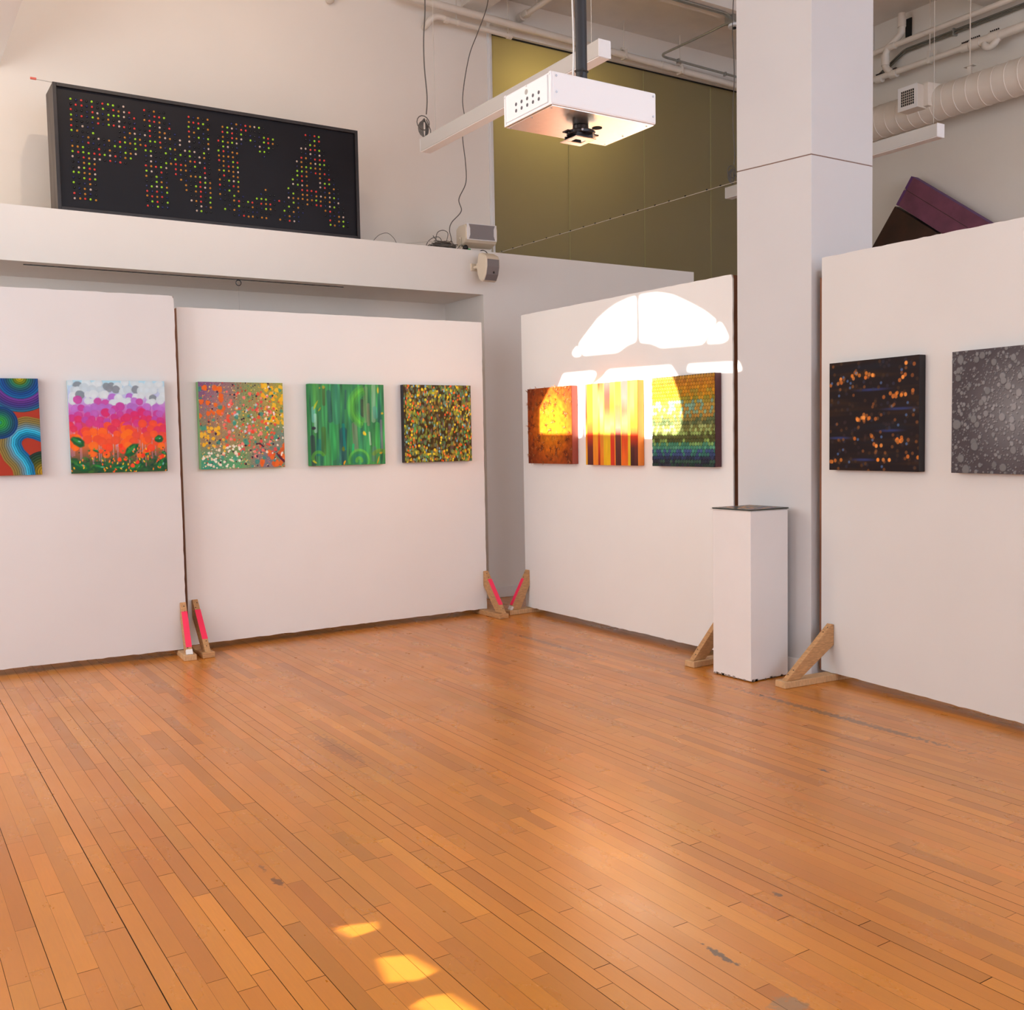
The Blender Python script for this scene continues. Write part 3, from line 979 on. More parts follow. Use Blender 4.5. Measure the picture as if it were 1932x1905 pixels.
def art_confetti():
    R = random.Random(13)
    C = Canvas((58, 46, 22))
    n1 = blur_noise(6, 8, 31)
    C.mask(np.clip(.3 + .4 * n1, 0, 1) * .6, (78, 64, 30))
    cols = [(150, 165, 50), (130, 150, 50), (90, 140, 80), (80, 130, 100), (165, 125, 55), (110, 95, 45), (105, 80, 85), (180, 175, 60), (110, 140, 120)]
    hot = [(245, 205, 40), (240, 215, 60), (240, 110, 40), (235, 90, 35), (120, 180, 200), (225, 140, 60)]
    for i in range(520):
        C.dab(R.random(), R.random(), R.uniform(.010, .028), R.uniform(.017, .036), R.choice(cols), R.uniform(.4, .85), 0, .001, .35)
    for i in range(700):
        u, v = R.random(), R.random()
        if math.hypot(u - .5, v - .42) < .33 and R.random() < .45:
            continue
        C.dab(u, v, R.uniform(.005, .012), R.uniform(.012, .026), R.choice(cols + [(175, 180, 60)]), .9, 0, .001, .3)
    for i in range(330):
        u, v = R.random(), R.random()
        if math.hypot(u - .5, v - .45) < .3 and R.random() < .6:
            continue
        C.dab(u, v, R.uniform(.006, .013), R.uniform(.011, .022), R.choice(hot), .97, 0, .002, .3)
    for i in range(26):
        C.dab(R.random(), R.random(), .017, .018, R.choice([(240, 205, 40), (200, 195, 45), (90, 160, 80)]), .97, 0, .002, .2)
    return C


def art_spikes():
    C = Canvas((190, 88, 18))
    d = np.hypot((gu - .55) * 1.0, (gv - .5) * .95)
    C.mask(np.clip(1.25 - 2.6 * d, 0, 1) * .9, (222, 130, 24))
    C.mask(np.clip((d - .32) * 2.6, 0, 1), (112, 44, 22))
    n1 = blur_noise(3, 3, 41)
    C.c *= (1 + .06 * n1)[..., None]
    R = random.Random(17)
    for i in range(60):
        u, v = R.random(), R.random()
        dark = math.hypot(u - .55, v - .5) > .25
        for k in range(9):
            a = 2 * math.pi * k / 9 + R.random()
            l = R.uniform(.02, .05)
            C.dab(u + math.cos(a) * l * .5, v + math.sin(a) * l * .5, l * .55, .004, (95, 40, 18) if dark or i % 3 == 0 else (225, 140, 40), .8, a, .003, .6)
    return C


def art_stripes():
    C = Canvas((235, 150, 40))
    ed = [0, .035, .12, .15, .225, .26, .285, .355, .39, .475, .51, .60, .617, .72, .745, .79, .905, .925, 1.0]
    Y0, Y1, OR, RD, DK, GR = (240, 190, 40), (242, 205, 75), (240, 135, 40), (220, 65, 35), (88, 45, 42), (140, 105, 95)
    # (u0, u1, stops bottom -> top)
    S = [(0, .035, [(0, (235, 170, 30)), (.4, OR), (.6, RD), (1, GR)]), (.035, .15, [(0, DK), (.22, (120, 50, 45)), (.36, RD), (.6, OR), (.8, Y0), (1, (225, 175, 40))]), (.15, .25, [(0, OR), (.4, (245, 160, 50)), (.6, Y1), (1, Y1)]),
         (.25, .29, [(0, (150, 40, 30)), (.25, RD), (.5, OR), (.8, (240, 150, 90)), (1, RD)]), (.29, .36, [(0, (240, 130, 35)), (.4, (240, 150, 60)), (.6, (240, 160, 100)), (1, (228, 95, 55))]), (.36, .375, [(0, Y0), (1, Y1)]),
         (.375, .49, [(0, (240, 185, 30)), (.3, Y0), (.45, (242, 165, 90)), (.7, (228, 80, 50)), (.85, (215, 75, 65)), (1, GR)]), (.49, .57, [(0, (215, 60, 40)), (.3, (228, 65, 40)), (.5, (235, 165, 90)), (.7, Y0), (1, Y1)]), (.57, .585, [(0, OR), (1, Y1)]),
         (.585, .69, [(0, DK), (.25, (105, 55, 50)), (.36, (130, 62, 55)), (.45, (225, 115, 95)), (.7, (235, 105, 60)), (1, (240, 175, 50))]), (.69, .70, [(0, OR), (.5, Y0), (1, Y1)]), (.70, .82, [(0, (240, 115, 35)), (.3, (232, 85, 40)), (.5, (235, 130, 90)), (.65, (225, 95, 70)), (.8, (170, 110, 100)), (1, GR)]),
         (.82, .865, [(0, (235, 200, 40)), (.35, (232, 190, 50)), (.6, Y1), (1, (232, 110, 60))]), (.865, .94, [(0, (75, 38, 38)), (.2, DK), (.34, RD), (.5, OR), (.7, (240, 180, 80)), (1, Y1)]), (.94, 1.01, [(0, DK), (.2, (110, 48, 42)), (.34, RD), (.5, OR), (1, Y1)])]
    for u0, u1, st in S:
        m = ((gu >= u0) & (gu < u1))
        for i in range(3):
            C.c[..., i] = np.where(m, np.interp(gv, [s[0] for s in st], [s[1][i] for s in st]), C.c[..., i])
    C.c *= (1 + .02 * blur_noise(3, 12, 51))[..., None]
    return C


def art_scales():
    R = random.Random(19)
    C = Canvas((40, 50, 60))
    rows = 26
    pal = [[(45, 48, 62), (40, 62, 55)], [(40, 45, 60), (55, 85, 70)], [(50, 60, 95), (42, 48, 70)], [(62, 80, 125), (58, 115, 105)], [(65, 135, 115), (65, 85, 130)], [(70, 140, 115), (85, 150, 120)], [(125, 165, 95), (70, 135, 105)],
           [(80, 85, 42), (140, 170, 85)], [(85, 85, 45), (95, 100, 50)], [(150, 175, 95), (90, 95, 45)], [(165, 185, 110), (130, 130, 65)], [(125, 125, 65), (165, 180, 110)], [(120, 125, 75), (90, 105, 65)], [(145, 130, 65), (95, 110, 70)],
           [(185, 140, 60), (120, 150, 110)], [(135, 165, 130), (180, 145, 65)], [(180, 140, 60), (125, 165, 140)], [(125, 165, 140), (185, 150, 65)], [(130, 165, 140), (165, 145, 55)], [(195, 145, 35), (150, 140, 45)], [(205, 145, 30), (185, 150, 45)],
           [(205, 140, 30), (170, 145, 50)], [(210, 150, 35), (200, 135, 30)], [(200, 135, 35), (190, 125, 35)], [(205, 140, 40), (185, 120, 40)], [(185, 135, 60), (200, 145, 50)]]
    for r in range(rows - 1, -1, -1):
        v = (r + .2) / rows
        n = 24
        for i in range(n + 1):
            u = (i + (r % 2) * .5) / n
            c = np.array(R.choice(pal[r])) * R.uniform(.9, 1.1)
            # each dab is a downward tongue with a round top
            C.dab(u, v, .024, .036, c * .72, .95, 0, .0, .2)
            C.dab(u, v - .006, .021, .033, c, .95, 0, .0035, .25)
    C.h *= 1.2
    return C


def art_bokeh():
    R = random.Random(23)
    C = Canvas((27, 18, 21))
    n1, n2 = blur_noise(40, 3, 61), blur_noise(30, 4, 62)
    C.mask(np.clip(.5 * n1 - .1, 0, 1) * .6, (58, 38, 18))
    C.mask(np.clip(.5 * n2 - .3, 0, 1) * .6, (24, 28, 38))
    for (u, v, l) in [(.5, .73, .16), (.8, .55, .15), (.12, .3, .12), (.7, .36, .12), (.4, .1, .12)]:
        C.dab(u, v, l, .012, (48, 65, 130), .7, 0, 0, 1.2)
    for i in range(150):
        C.dab(R.random(), R.random(), .016, .016, R.choice([(70, 48, 30), (50, 38, 40), (45, 50, 70), (90, 58, 28)]), R.uniform(.3, .7), 0, 0, .35)
    cl = [(.33, .87, 6), (.42, .85, 5), (.1, .82, 6), (.75, .67, 8), (.9, .68, 5), (.35, .47, 9), (.5, .48, 5), (.78, .28, 8), (.58, .24, 3), (.06, .08, 4), (.9, .95, 2), (.3, .31, 2), (.96, .14, 2), (.62, .1, 3), (.85, .82, 4)]
    for (u, v, n) in cl:
        for i in range(n):
            c = R.choice([(240, 140, 45), (215, 120, 45), (170, 98, 42), (245, 155, 70)])
            C.dab(u + R.gauss(0, .055), v + R.gauss(0, .014), .017, .018, c, R.uniform(.55, .95), 0, 0, .3)
    for i in range(22):
        C.dab(R.random(), R.random(), .013, .013, (80, 115, 165), .7, 0, 0, .4)
    for i in range(40):
        C.dab(R.random(), R.random(), .015, .015, (150, 90, 40), .6, 0, 0, .35)
    return C


def art_drops():
    R = random.Random(29)
    C = Canvas((72, 66, 70))
    d = np.hypot(gu - .62, gv - .5)
    C.mask(np.clip(1.15 - 2.2 * d, 0, 1), (118, 118, 120))
    def drop(u, v, r, k=1.0):
        g = 118 + 34 * max(0, 1 - 2.2 * math.hypot(u - .62, v - .5)) + R.uniform(-8, 8)
        C.dab(u + .002, v - .003, r * 1.08, r * 1.1, (50, 48, 52), .8, 0, .0, .3)
        C.dab(u, v, r, r * R.uniform(1.0, 1.2), (g * k, g * k, g * 1.01 * k), .97, 0, .002, .22, .03)
    for i in range(1100):
        drop(R.random(), R.random(), R.uniform(.003, .007))
    for i in range(230):
        drop(R.random(), R.random(), R.uniform(.009, .016))
    for i in range(34):
        drop(R.random(), R.random(), R.uniform(.02, .028), .95)
    for (u, v, r) in [(.08, .93, .03), (.05, .4, .04), (.22, .22, .033), (.09, .12, .032), (.06, .78, .026), (.23, .92, .024), (.14, .03, .034), (.48, .05, .03)]:
        drop(u, v, r, .93)
    return C


M_paint = bpy.data.materials.new('oil_paint')
M_paint.use_nodes = True
nt = M_paint.node_tree
pb = nt.nodes['Principled BSDF']
at = nt.nodes.new('ShaderNodeAttribute')
at.attribute_name = 'pigment'
nt.links.new(at.outputs['Color'], pb.inputs['Base Color'])
pb.inputs['Roughness'].default_value = 0.5
pb.inputs['Specular IOR Level'].default_value = 0.18
KP = 1.15


def painting(art, label, base, rotz, depth, side, hh=.634, ww=.636, spikes=False, K=None):
    """base = point on the panel face under the middle of the canvas's lower edge"""
    C = art()
    r = thing('painting', label, 'painting', base, rotz, 'square canvases hung on the display panels')
    D = depth
    m_side = mat('canvas_edge_%d_%d_%d' % side, lin(*side, 1.1), 0.6, noise=0.06, scale=8)
    MB().box((-ww / 2, -D + .001, 0), (ww / 2, 0, hh)).build('canvas', m_side, r, bevel=.004)
    co = np.zeros((N * N, 3), np.float32)
    co[:, 0] = ((gu - .5) * (ww - .001)).ravel()
    co[:, 1] = (-D - C.h).ravel()
    co[:, 2] = (gv * hh).ravel()
    idx = np.arange(N * N).reshape(N, N)
    quads = np.stack([idx[:-1, :-1], idx[:-1, 1:], idx[1:, 1:], idx[1:, :-1]], -1).reshape(-1, 4)
    me = bpy.data.meshes.new('painted_face')
    me.from_pydata(co, [], quads.tolist())
    me.materials.append(M_paint)
    me.polygons.foreach_set('use_smooth', [True] * len(me.polygons))
    a = me.color_attributes.new('pigment', 'FLOAT_COLOR', 'POINT')
    rgba = np.ones((N * N, 4), np.float32)
    rgba[:, :3] = np.clip(lin_arr(C.c.reshape(-1, 3)) * (K or KP), 0, .9)
    a.data.foreach_set('color', rgba.ravel())
    o = bpy.data.objects.new('painted_face', me)
    COL.objects.link(o)
    o.parent = r
    if spikes:
        R = random.Random(31)
        sp = MB()
        pos = [(R.random(), R.random()) for _ in range(52)] + [(0.0, .96), (0.01, .8), (.22, 1.0), (.66, 1.0), (.9, .99), (.6, .99), (.0, .5), (.95, .03)]
        for (u, v) in pos:
            for k in range(11):
                th = R.uniform(0, 2 * math.pi)
                l = R.uniform(.010, .026)
                p = V(((u - .5) * ww, -D - .001, v * hh))
                q = p + V((math.cos(th) * l, -R.uniform(.004, .016), math.sin(th) * l))
                sp.tube([p, q], [.0012, .0004], 4, False)
        sp.build('paint_spike', mat('orange_paint_spikes', (0.42, 0.14, 0.03, 1), 0.45, noise=.5, scale=9), r, kind='stuff')
    return r


def on_line(a, b, xm=None, ym=None, z=1.328):
    """point on the panel's face line a-b (floor plan) at the given x or y"""
    t = (xm - a[0]) / (b[0] - a[0]) if xm is not None else (ym - a[1]) / (b[1] - a[1])
    return (a[0] + (b[0] - a[0]) * t, a[1] + (b[1] - a[1]) * t, z)


LA, LB = (-0.55, 7.498), (1.895, 7.329)
MA, MBp = (1.945, 7.453), (4.506, 7.476)
RA, RB = (4.832, 7.355), (4.823, 4.825)
QA, QB = (4.937, 4.192), (4.703, 1.70)
la = math.atan2(LB[1] - LA[1], LB[0] - LA[0])
ma = math.atan2(MBp[1] - MA[1], MBp[0] - MA[0])
ra = math.atan2(RB[1] - RA[1], RB[0] - RA[0])
qa = math.atan2(QB[1] - QA[1], QB[0] - QA[0])


def pt(p, off):      # step just clear of the panel face
    return (p[0] + off[0], p[1] + off[1], p[2])


painting(art_rings, 'painting of thick blue, green and rust concentric rings, cut off at the left edge', pt(on_line(LA, LB, xm=.684), (0, -.001)), la, .045, (70, 60, 120))
painting(art_flowers, 'painting of round pink and orange blooms over green leaves', pt(on_line(LA, LB, xm=1.488), (0, -.001)), la, .05, (165, 190, 196), ww=.624, hh=.626)
painting(art_splatter, 'painting of splattered orange, yellow and teal drops with light green edges', pt(on_line(MA, MBp, xm=2.378), (0, -.001)), ma, .055, (130, 188, 128))
painting(art_green, 'painting of vertical green brush strokes with curling swirls', pt(on_line(MA, MBp, xm=3.221), (0, -.001)), ma, .055, (20, 125, 62), hh=.633)
painting(art_confetti, 'painting of small yellow and green confetti dabs on dark brown', pt(on_line(MA, MBp, xm=4.033, z=1.332), (0, -.001)), ma, .055, (32, 30, 32))
painting(art_spikes, 'glowing orange painting bristling with small spiky paint stars', pt(on_line(RA, RB, ym=6.864, z=1.301), (-.001, 0)), ra, .06, (150, 66, 48), hh=.626, K=.95, spikes=True)
painting(art_stripes, 'painting of vertical yellow, red and brown stripes', pt(on_line(RA, RB, ym=6.046, z=1.297), (-.001, 0)), ra, .06, (232, 128, 38), hh=.626, K=.95)
painting(art_scales, 'painting of scalloped dabs from golden top to navy bottom, beside the column', pt(on_line(RA, RB, ym=5.248, z=1.297), (-.001, 0)), ra, .058, (72, 34, 38), hh=.626, K=.95)
painting(art_bokeh, 'dark painting of blurred orange and blue night lights', pt(on_line(QA, QB, ym=3.75, z=1.288), (-.001, 0)), qa, .05, (24, 20, 24), ww=.657, hh=.633)
painting(art_drops, 'grey painting of round water drops, cut off at the right edge', pt(on_line(QA, QB, ym=2.898, z=1.288), (-.001, 0)), qa, .05, (90, 86, 90), hh=.628)

# ------------------------------------------------------------------ pedestal and leaflets
pc = (4.646, 4.506, 0)
ped = thing('pedestal', 'tall square white pedestal in front of the column', 'pedestal', pc)
MB().box((-.162, -.162, .006), (.162, .162, 1.043)).build('box', mat('white_pedestal_paint', (0.82, 0.80, 0.785, 1), 0.5, noise=0.02, scale=3), ped, bevel=.003)
ch = MB()
R = random.Random(41)
for i in range(26):
    t = R.uniform(-.155, .155)
    w, h = R.uniform(.004, .012), R.uniform(.004, .012)
    if i % 2:
        ch.box((-.1628, t - w, .003), (-.160, t + w, .006 + h))
    else:
        ch.box((t - w, -.1628, .003), (t + w, -.160, .006 + h))
ch.build('chipped_edge', mat('chipped_edge_grey', (0.30, 0.24, 0.20, 1), 0.8), ped)
M_card = [mat('dark_printed_card', (0.05, 0.055, 0.045, 1), 0.35, noise=.4, scale=20), mat('card_back_white', (0.7, 0.68, 0.65, 1), 0.5)]
M_orange_print = mat('orange_print', (0.75, 0.33, 0.08, 1), 0.4)
M_violet_print = mat('violet_print', (0.13, 0.08, 0.22, 1), 0.4)
for i, (ox, oy, ang, lb) in enumerate([(-.004, .008, .02, 'pale card at the bottom of the leaflets on the pedestal'), (.002, -.002, -.03, 'dark card in the middle of the leaflets on the pedestal'), (.0, .0, .0, 'printed dark card with orange spots, topmost of the leaflets on the pedestal')]):
    z = 1.0435 + i * .0042
    lf = thing('leaflet', lb, 'leaflet', (pc[0] + ox, pc[1] + oy, z), ang, 'leaflets on the pedestal')
    MB().box((-.165, -.166, 0), (.165, .166, .0035)).build('card', M_card[1] if i == 0 else M_card[0], lf, bevel=.0008)
    if i == 2:
        pr, pv = MB(), MB()
        R = random.Random(8)
        for k in range(60):
            a, c = R.uniform(-.15, .11), R.uniform(-.15, .15)
            (pr if k % 3 else pv).box((a, c - .006, .0035), (a + R.uniform(.015, .04), c + .006, .0039))
        pr.build('print', M_orange_print, lf)
        pv.build('print', M_violet_print, lf)

# ------------------------------------------------------------------ the dotted letter sign
SX0, SX1, SY, SZ0, SZ1 = 1.304, 3.728, 8.20, 3.262, 4.185
sg = thing('letter_sign', 'large black sign box with letters of coloured dots, standing on the partition', 'sign', ((SX0 + SX1) / 2, SY + .15, SZ0))
so = sg.location
MB().box((SX0 + .002, SY + .002, SZ0), (SX0 + .02, SY + .31, SZ1)).box((SX1 - .02, SY + .002, SZ0), (SX1 - .002, SY + .31, SZ1)).box((SX0 + .02, SY + .002, SZ1 - .02), (SX1 - .02, SY + .31, SZ1)).box((SX0 + .02, SY + .002, SZ0), (SX1 - .02, SY + .31, SZ0 + .02)).box((SX0 + .02, SY + .29, SZ0 + .02), (SX1 - .02, SY + .31, SZ1 - .02)).build('box', M_signside, sg, org=so, bevel=.002)
rw = .026
MB().box((SX0, SY - .012, SZ0), (SX0 + rw, SY + .003, SZ1)).box((SX1 - rw, SY - .012, SZ0), (SX1, SY + .003, SZ1)).box((SX0 + rw, SY - .012, SZ1 - rw), (SX1 - rw, SY + .003, SZ1)).box((SX0 + rw, SY - .012, SZ0), (SX1 - rw, SY + .003, SZ0 + rw)).build('rim', M_signrim, sg, org=so, bevel=.002)
MB().box((SX0 + .02, SY + .012, SZ0 + .02), (SX1 - .02, SY + .02, SZ1 - .02)).build('face', M_signface, sg, org=so)


def rr(*spans):
    s = set()
    for a, c in spans:
        s |= set(range(a, c + 1))
    return s


LP = [rr((0, 10)), rr((0, 11)), rr((0, 12)), rr((0, 12)), rr((0, 13)), rr((0, 4), (9, 13)), rr((0, 4), (9, 13)), rr((0, 13)), rr((0, 12)), rr((0, 12)), rr((0, 11)), rr((0, 10))] + [rr((0, 4))] * 8
LN = [rr((0, 4), (9, 13)), rr((0, 4), (9, 13)), rr((0, 5), (9, 13)), rr((0, 5), (9, 13)), rr((0, 6), (9, 13)), rr((0, 7), (9, 13)), rr((0, 7), (9, 13)), rr((0, 13)), rr((0, 13)), rr((0, 13)), rr((0, 13)), rr((0, 4), (6, 13)), rr((0, 4), (6, 13)), rr((0, 4), (7, 13)),
      rr((0, 4), (8, 13)), rr((0, 4), (8, 13)), rr((0, 4), (9, 13)), rr((0, 4), (9, 13)), rr((0, 4), (10, 13)), rr((0, 4), (10, 13))]
LC = [rr((3, 10)), rr((1, 11)), rr((1, 12)), rr((0, 13)), rr((0, 5), (8, 12)), rr((0, 4), (9, 11)), rr((0, 4), (10, 10))] + [rr((0, 4))] * 6 + [rr((0, 4), (10, 10)), rr((0, 4), (9, 12)), rr((0, 5), (8, 13)), rr((0, 12)), rr((1, 12)), rr((1, 11)), rr((3, 10))]
LA_ = [rr((6, 9)), rr((6, 9)), rr((6, 9)), rr((5, 10)), rr((5, 10)), rr((5, 10)), rr((4, 11)), rr((4, 11)), rr((4, 11)), rr((3, 6), (9, 12)), rr((3, 6), (9, 12)), rr((3, 6), (9, 13)), rr((2, 13)), rr((2, 13)), rr((2, 13)), rr((1, 14)), rr((1, 5), (10, 14)), rr((1, 5), (10, 14)), rr((0, 4), (11, 15)), rr((0, 4), (11, 15))]
BM = [mat('red_bulb', (0.75, 0.045, 0.035, 1), .35), mat('lime_bulb', (0.36, 0.72, 0.02, 1), .35), mat('amber_bulb', (0.55, 0.22, 0.02, 1), .35), mat('navy_bulb', (0.015, 0.02, 0.09, 1), .2), mat('black_bulb', (0.006, 0.006, 0.007, 1), .2), mat('pearl_bulb', (0.62, 0.48, 0.40, 1), .25)]
BW = [.15, .15, .17, .15, .29, .09]
R = random.Random(77)
bulbs = []
for rows, x0, px in ((LP, 1.426, .0377), (LN, 1.953, .0376), (LC, 2.521, .0377), (LA_, 3.016, .0404)):
    for r_, cols in enumerate(rows):
        for c in cols:
            bulbs.append((x0 + c * px + R.uniform(-.002, .002), SY + .012, 4.086 - r_ * .0381 + R.uniform(-.002, .002), R.choices(range(6), BW)[0]))
protos = []
order = sorted(range(len(bulbs)), key=lambda i: bulbs[i][0])
first = order[:100]
for k in range(6):
    me = None
    protos.append(me)
for i in first:
    x_, y_, z_, k = bulbs[i]
    if protos[k] is None:
        o = MB().ball((0, -.004, 0), .0085, 10, 6).build('bulb', BM[k], sg, smooth=True)
        protos[k] = o
    else:
        o = protos[k].copy()
        COL.objects.link(o)
        o.parent = sg
    o.location = V((x_, y_, z_)) - so
rest = MB()
for i in order[100:]:
    x_, y_, z_, k = bulbs[i]
    rest.cur = k
    rest.ball((x_, y_ - .004, z_), .0085, 8, 5)
rest.build('bulb', BM, sg, org=so, smooth=True, kind='stuff')
# small faded stub of a marker stick lying over the sign's top corner
stk = thing('marker_stick', 'thin stick with a faded red tip poking past the top left of the sign', 'stick', (1.27, 8.22, SZ1 + .004))
MB().cyl((1.20, 8.215, SZ1 + .0045), (1.42, 8.23, SZ1 + .0045), .003, 6).build('shaft', M_wire, stk, org=stk.location)
MB().box((1.16, 8.205, SZ1 + .0005), (1.20, 8.222, SZ1 + .013)).build('tip', M_red, stk, org=stk.location)

# ------------------------------------------------------------------ linear pendant lights


def pendant(x0, y0, y1, label, wires):
    w, h, z = .09, .102, 3.782
    p = thing('pendant_light', label, 'pendant light', (x0 + w / 2, (y0 + y1) / 2, z), 0, 'linear pendant lights')
    MB().box((x0, y0 + .004, z + .004), (x0 + w, y1 - .004, z + h)).build('body', M_fix, p, org=p.location, bevel=.002)
    MB().box((x0 + .004, y0 + .006, z - .002), (x0 + w - .004, y1 - .006, z + .0035)).build('diffuser', M_frost, p, org=p.location)
    for ya, yb in ((y0, y0 + .004), (y1 - .004, y1)):
        MB().box((x0 - .001, ya, z), (x0 + w + .001, yb, z + h + .001)).build('end_cap', M_white, p, org=p.location)
    for yw in wires:
        MB().cyl((x0 + w / 2, yw, z + h), (x0 + w / 2, yw, ZC - .002), .0022, 6).build('suspension_wire', M_wire, p, org=p.location)
    return p


pl1 = pendant(3.822, 4.92, 7.225, 'long pendant light passing behind the white projector housing', (5.05, 7.05))
pl2 = pendant(7.103, 4.916, 7.20, 'long pendant light half hidden by the column', (4.98,))
# spare flex coiled on the wires at the far ends
for p, x_, y_, zc_ in ((pl1, 3.865, 7.19, 3.93), (pl2, 7.15, 7.13, 3.95)):
    co = MB()
    pts = [(x_, y_, ZC - .002)] + [(x_ + .012 * math.sin(k * 1.7), y_, ZC - k * .22) for k in range(1, 9)] + [(x_, y_, zc_ + .14)]
    co.tube(smooth_path(pts, 4), .005, 6)
    for k in range(5):
        cc = [(x_ - .02 + (.012 + .008 * k) * math.cos(t), y_ + .004 * k, zc_ + .03 + (.075 - .004 * k) * math.sin(t)) for t in np.linspace(0, 2 * math.pi, 15)]
        co.tube(cc, .0042, 5)
    co.tube([(x_ - .03 + .055 * math.cos(t), y_, zc_ + .07 + .055 * math.sin(t)) for t in np.linspace(0, 2 * math.pi, 15)], .0042, 5)
    co.tube([(x_, y_, zc_ + .1), (x_ + .03, y_ - .01, zc_ + .02), (x_ + .03, y_ - .01, 3.884)], .0042, 5)
    co.build('flex', M_cable, p, org=p.location, smooth=True)

# ------------------------------------------------------------------ projector housing on its pole
BX0, BX1, BY0, BY1, BZ0, BZ1 = 2.366, 2.910, 3.355, 3.706, 2.823, 2.959
pj = thing('projector_housing', 'white metal projector housing hanging from a black pole', 'projector housing', ((BX0 + BX1) / 2, (BY0 + BY1) / 2, BZ0))
po = pj.location
MB().box((BX0 + .004, BY0, BZ0 + .004), (BX1, BY1, BZ1)).build('case', M_white, pj, org=po, bevel=.008)
M_under = mat('polished_steel_underside', (0.88, 0.82, 0.75, 1), 0.30, 1.0, noise=.03, scale=30)
MB().box((BX0 + .008, BY0 + .008, BZ0 + .0005), (BX1 - .008, BY1 - .008, BZ0 + .006)).build('bottom_plate', M_under, pj, org=po)
vp = MB().box((BX0 - .002, BY0 + .026, BZ0 + .018), (BX0 + .006, BY1 - .018, BZ1 - .010)).build('vent_plate', M_white, pj, org=po, bevel=.002)
rimb = MB()
rimb.box((BX0 - .001, BY0 + .002, BZ0 + .004), (BX0 + .006, BY0 + .018, BZ1 - .002)).box((BX0 - .001, BY1 - .014, BZ0 + .004), (BX0 + .006, BY1 - .002, BZ1 - .002)).box((BX0 - .001, BY0 + .018, BZ0 + .004), (BX0 + .006, BY1 - .014, BZ0 + .013))
rimb.build('end_frame', M_white, pj, org=po, bevel=.002)
for i in range(5):
    for j in range(2):
        y_ = BY0 + .085 + i * .042
        z_ = BZ0 + .047 + j * .026
        MB().cyl((BX0 - .0026, y_, z_), (BX0 - .0018, y_, z_), .0075, 14).build('vent_hole', mat('vent_hole_shadow', (0.10, 0.09, 0.10, 1), .7), vp, org=po)
MB().cyl((BX0 - .0026, BY0 + .175, BZ1 - .035), (BX0 - .0018, BY0 + .175, BZ1 - .035), .011, 16).build('port', mat('grey_plug', (0.42, 0.40, 0.36, 1), .6), vp, org=po)
for (x_, z_) in ((BX0 + .025, BZ1 - .018), (BX0 + .025, BZ0 + .055), (BX1 - .018, BZ1 - .018), (BX1 - .018, BZ0 + .035)):
    MB().cyl((x_, BY0 - .002, z_), (x_, BY0 + .002, z_), .0045, 10).build('screw', M_screw, pj, org=po)
for (y_, z_) in ((BY0 + .01, BZ1 - .012), (BY1 - .008, BZ1 - .012), (BY0 + .175, BZ1 - .012)):
    MB().cyl((BX0 - .0035, y_, z_), (BX0, y_, z_), .0035, 10).build('screw', M_screw, pj, org=po)
for (x_, y_) in ((BX0 + .02, BY0 + .03), (BX0 + .02, BY0 + .17), (BX0 + .02, BY1 - .02), (BX1 - .03, BY0 + .03), (BX1 - .03, BY0 + .19), (BX1 - .02, BY1 - .02)):
    MB().cyl((x_, y_, BZ0 - .002), (x_, y_, BZ0 + .002), .004, 10).build('screw', M_screw, pj, org=po)
PXY = (2.648, 3.53)
MB().cyl((*PXY, BZ1 - .004), (*PXY, ZC), .0245, 24).build('pole', M_pole, pj, org=po, smooth=True)
MB().cyl((*PXY, ZC - .012), (*PXY, ZC), .09, 24).build('ceiling_flange', M_black, pj, org=po)
MB().tube([(PXY[0] + .027 * math.cos(t), PXY[1] + .027 * math.sin(t), 3.055 + .004 * math.sin(t)) for t in np.linspace(0, 2 * math.pi, 21)], .0035, 6).build('cable_tie', M_rubber, pj, org=po)
side = V((rgt.x, rgt.y, 0)) * -.032
MB().tube(smooth_path([V((*PXY, ZC)) + side, V((*PXY, 4.2)) + side * 1.05, V((*PXY, 3.5)) + side * 1.15, V((*PXY, 3.15)) + side * 1.0, V((*PXY, 2.965)) + side * 1.3], 6), .004, 6).build('power_cord', mat('white_cord', (0.8, 0.78, 0.74, 1), .5), pj, org=po, smooth=True)
MB().tube(smooth_path([(2.60, 3.50, 2.957), (2.61, 3.50, 3.0), (2.63, 3.505, 3.04), (2.64, 3.51, 3.06)], 5), .004, 6).build('signal_cord', M_rubber, pj, org=po, smooth=True)
MB().tube(smooth_path([(2.70, 3.62, 2.957), (2.72, 3.615, 2.99), (2.78, 3.61, 3.025), (2.84, 3.60, 3.02), (2.885, 3.59, 2.985), (2.90, 3.585, 2.957)], 6), .005, 8).build('loop_cord', M_rubber, pj, org=po, smooth=True)
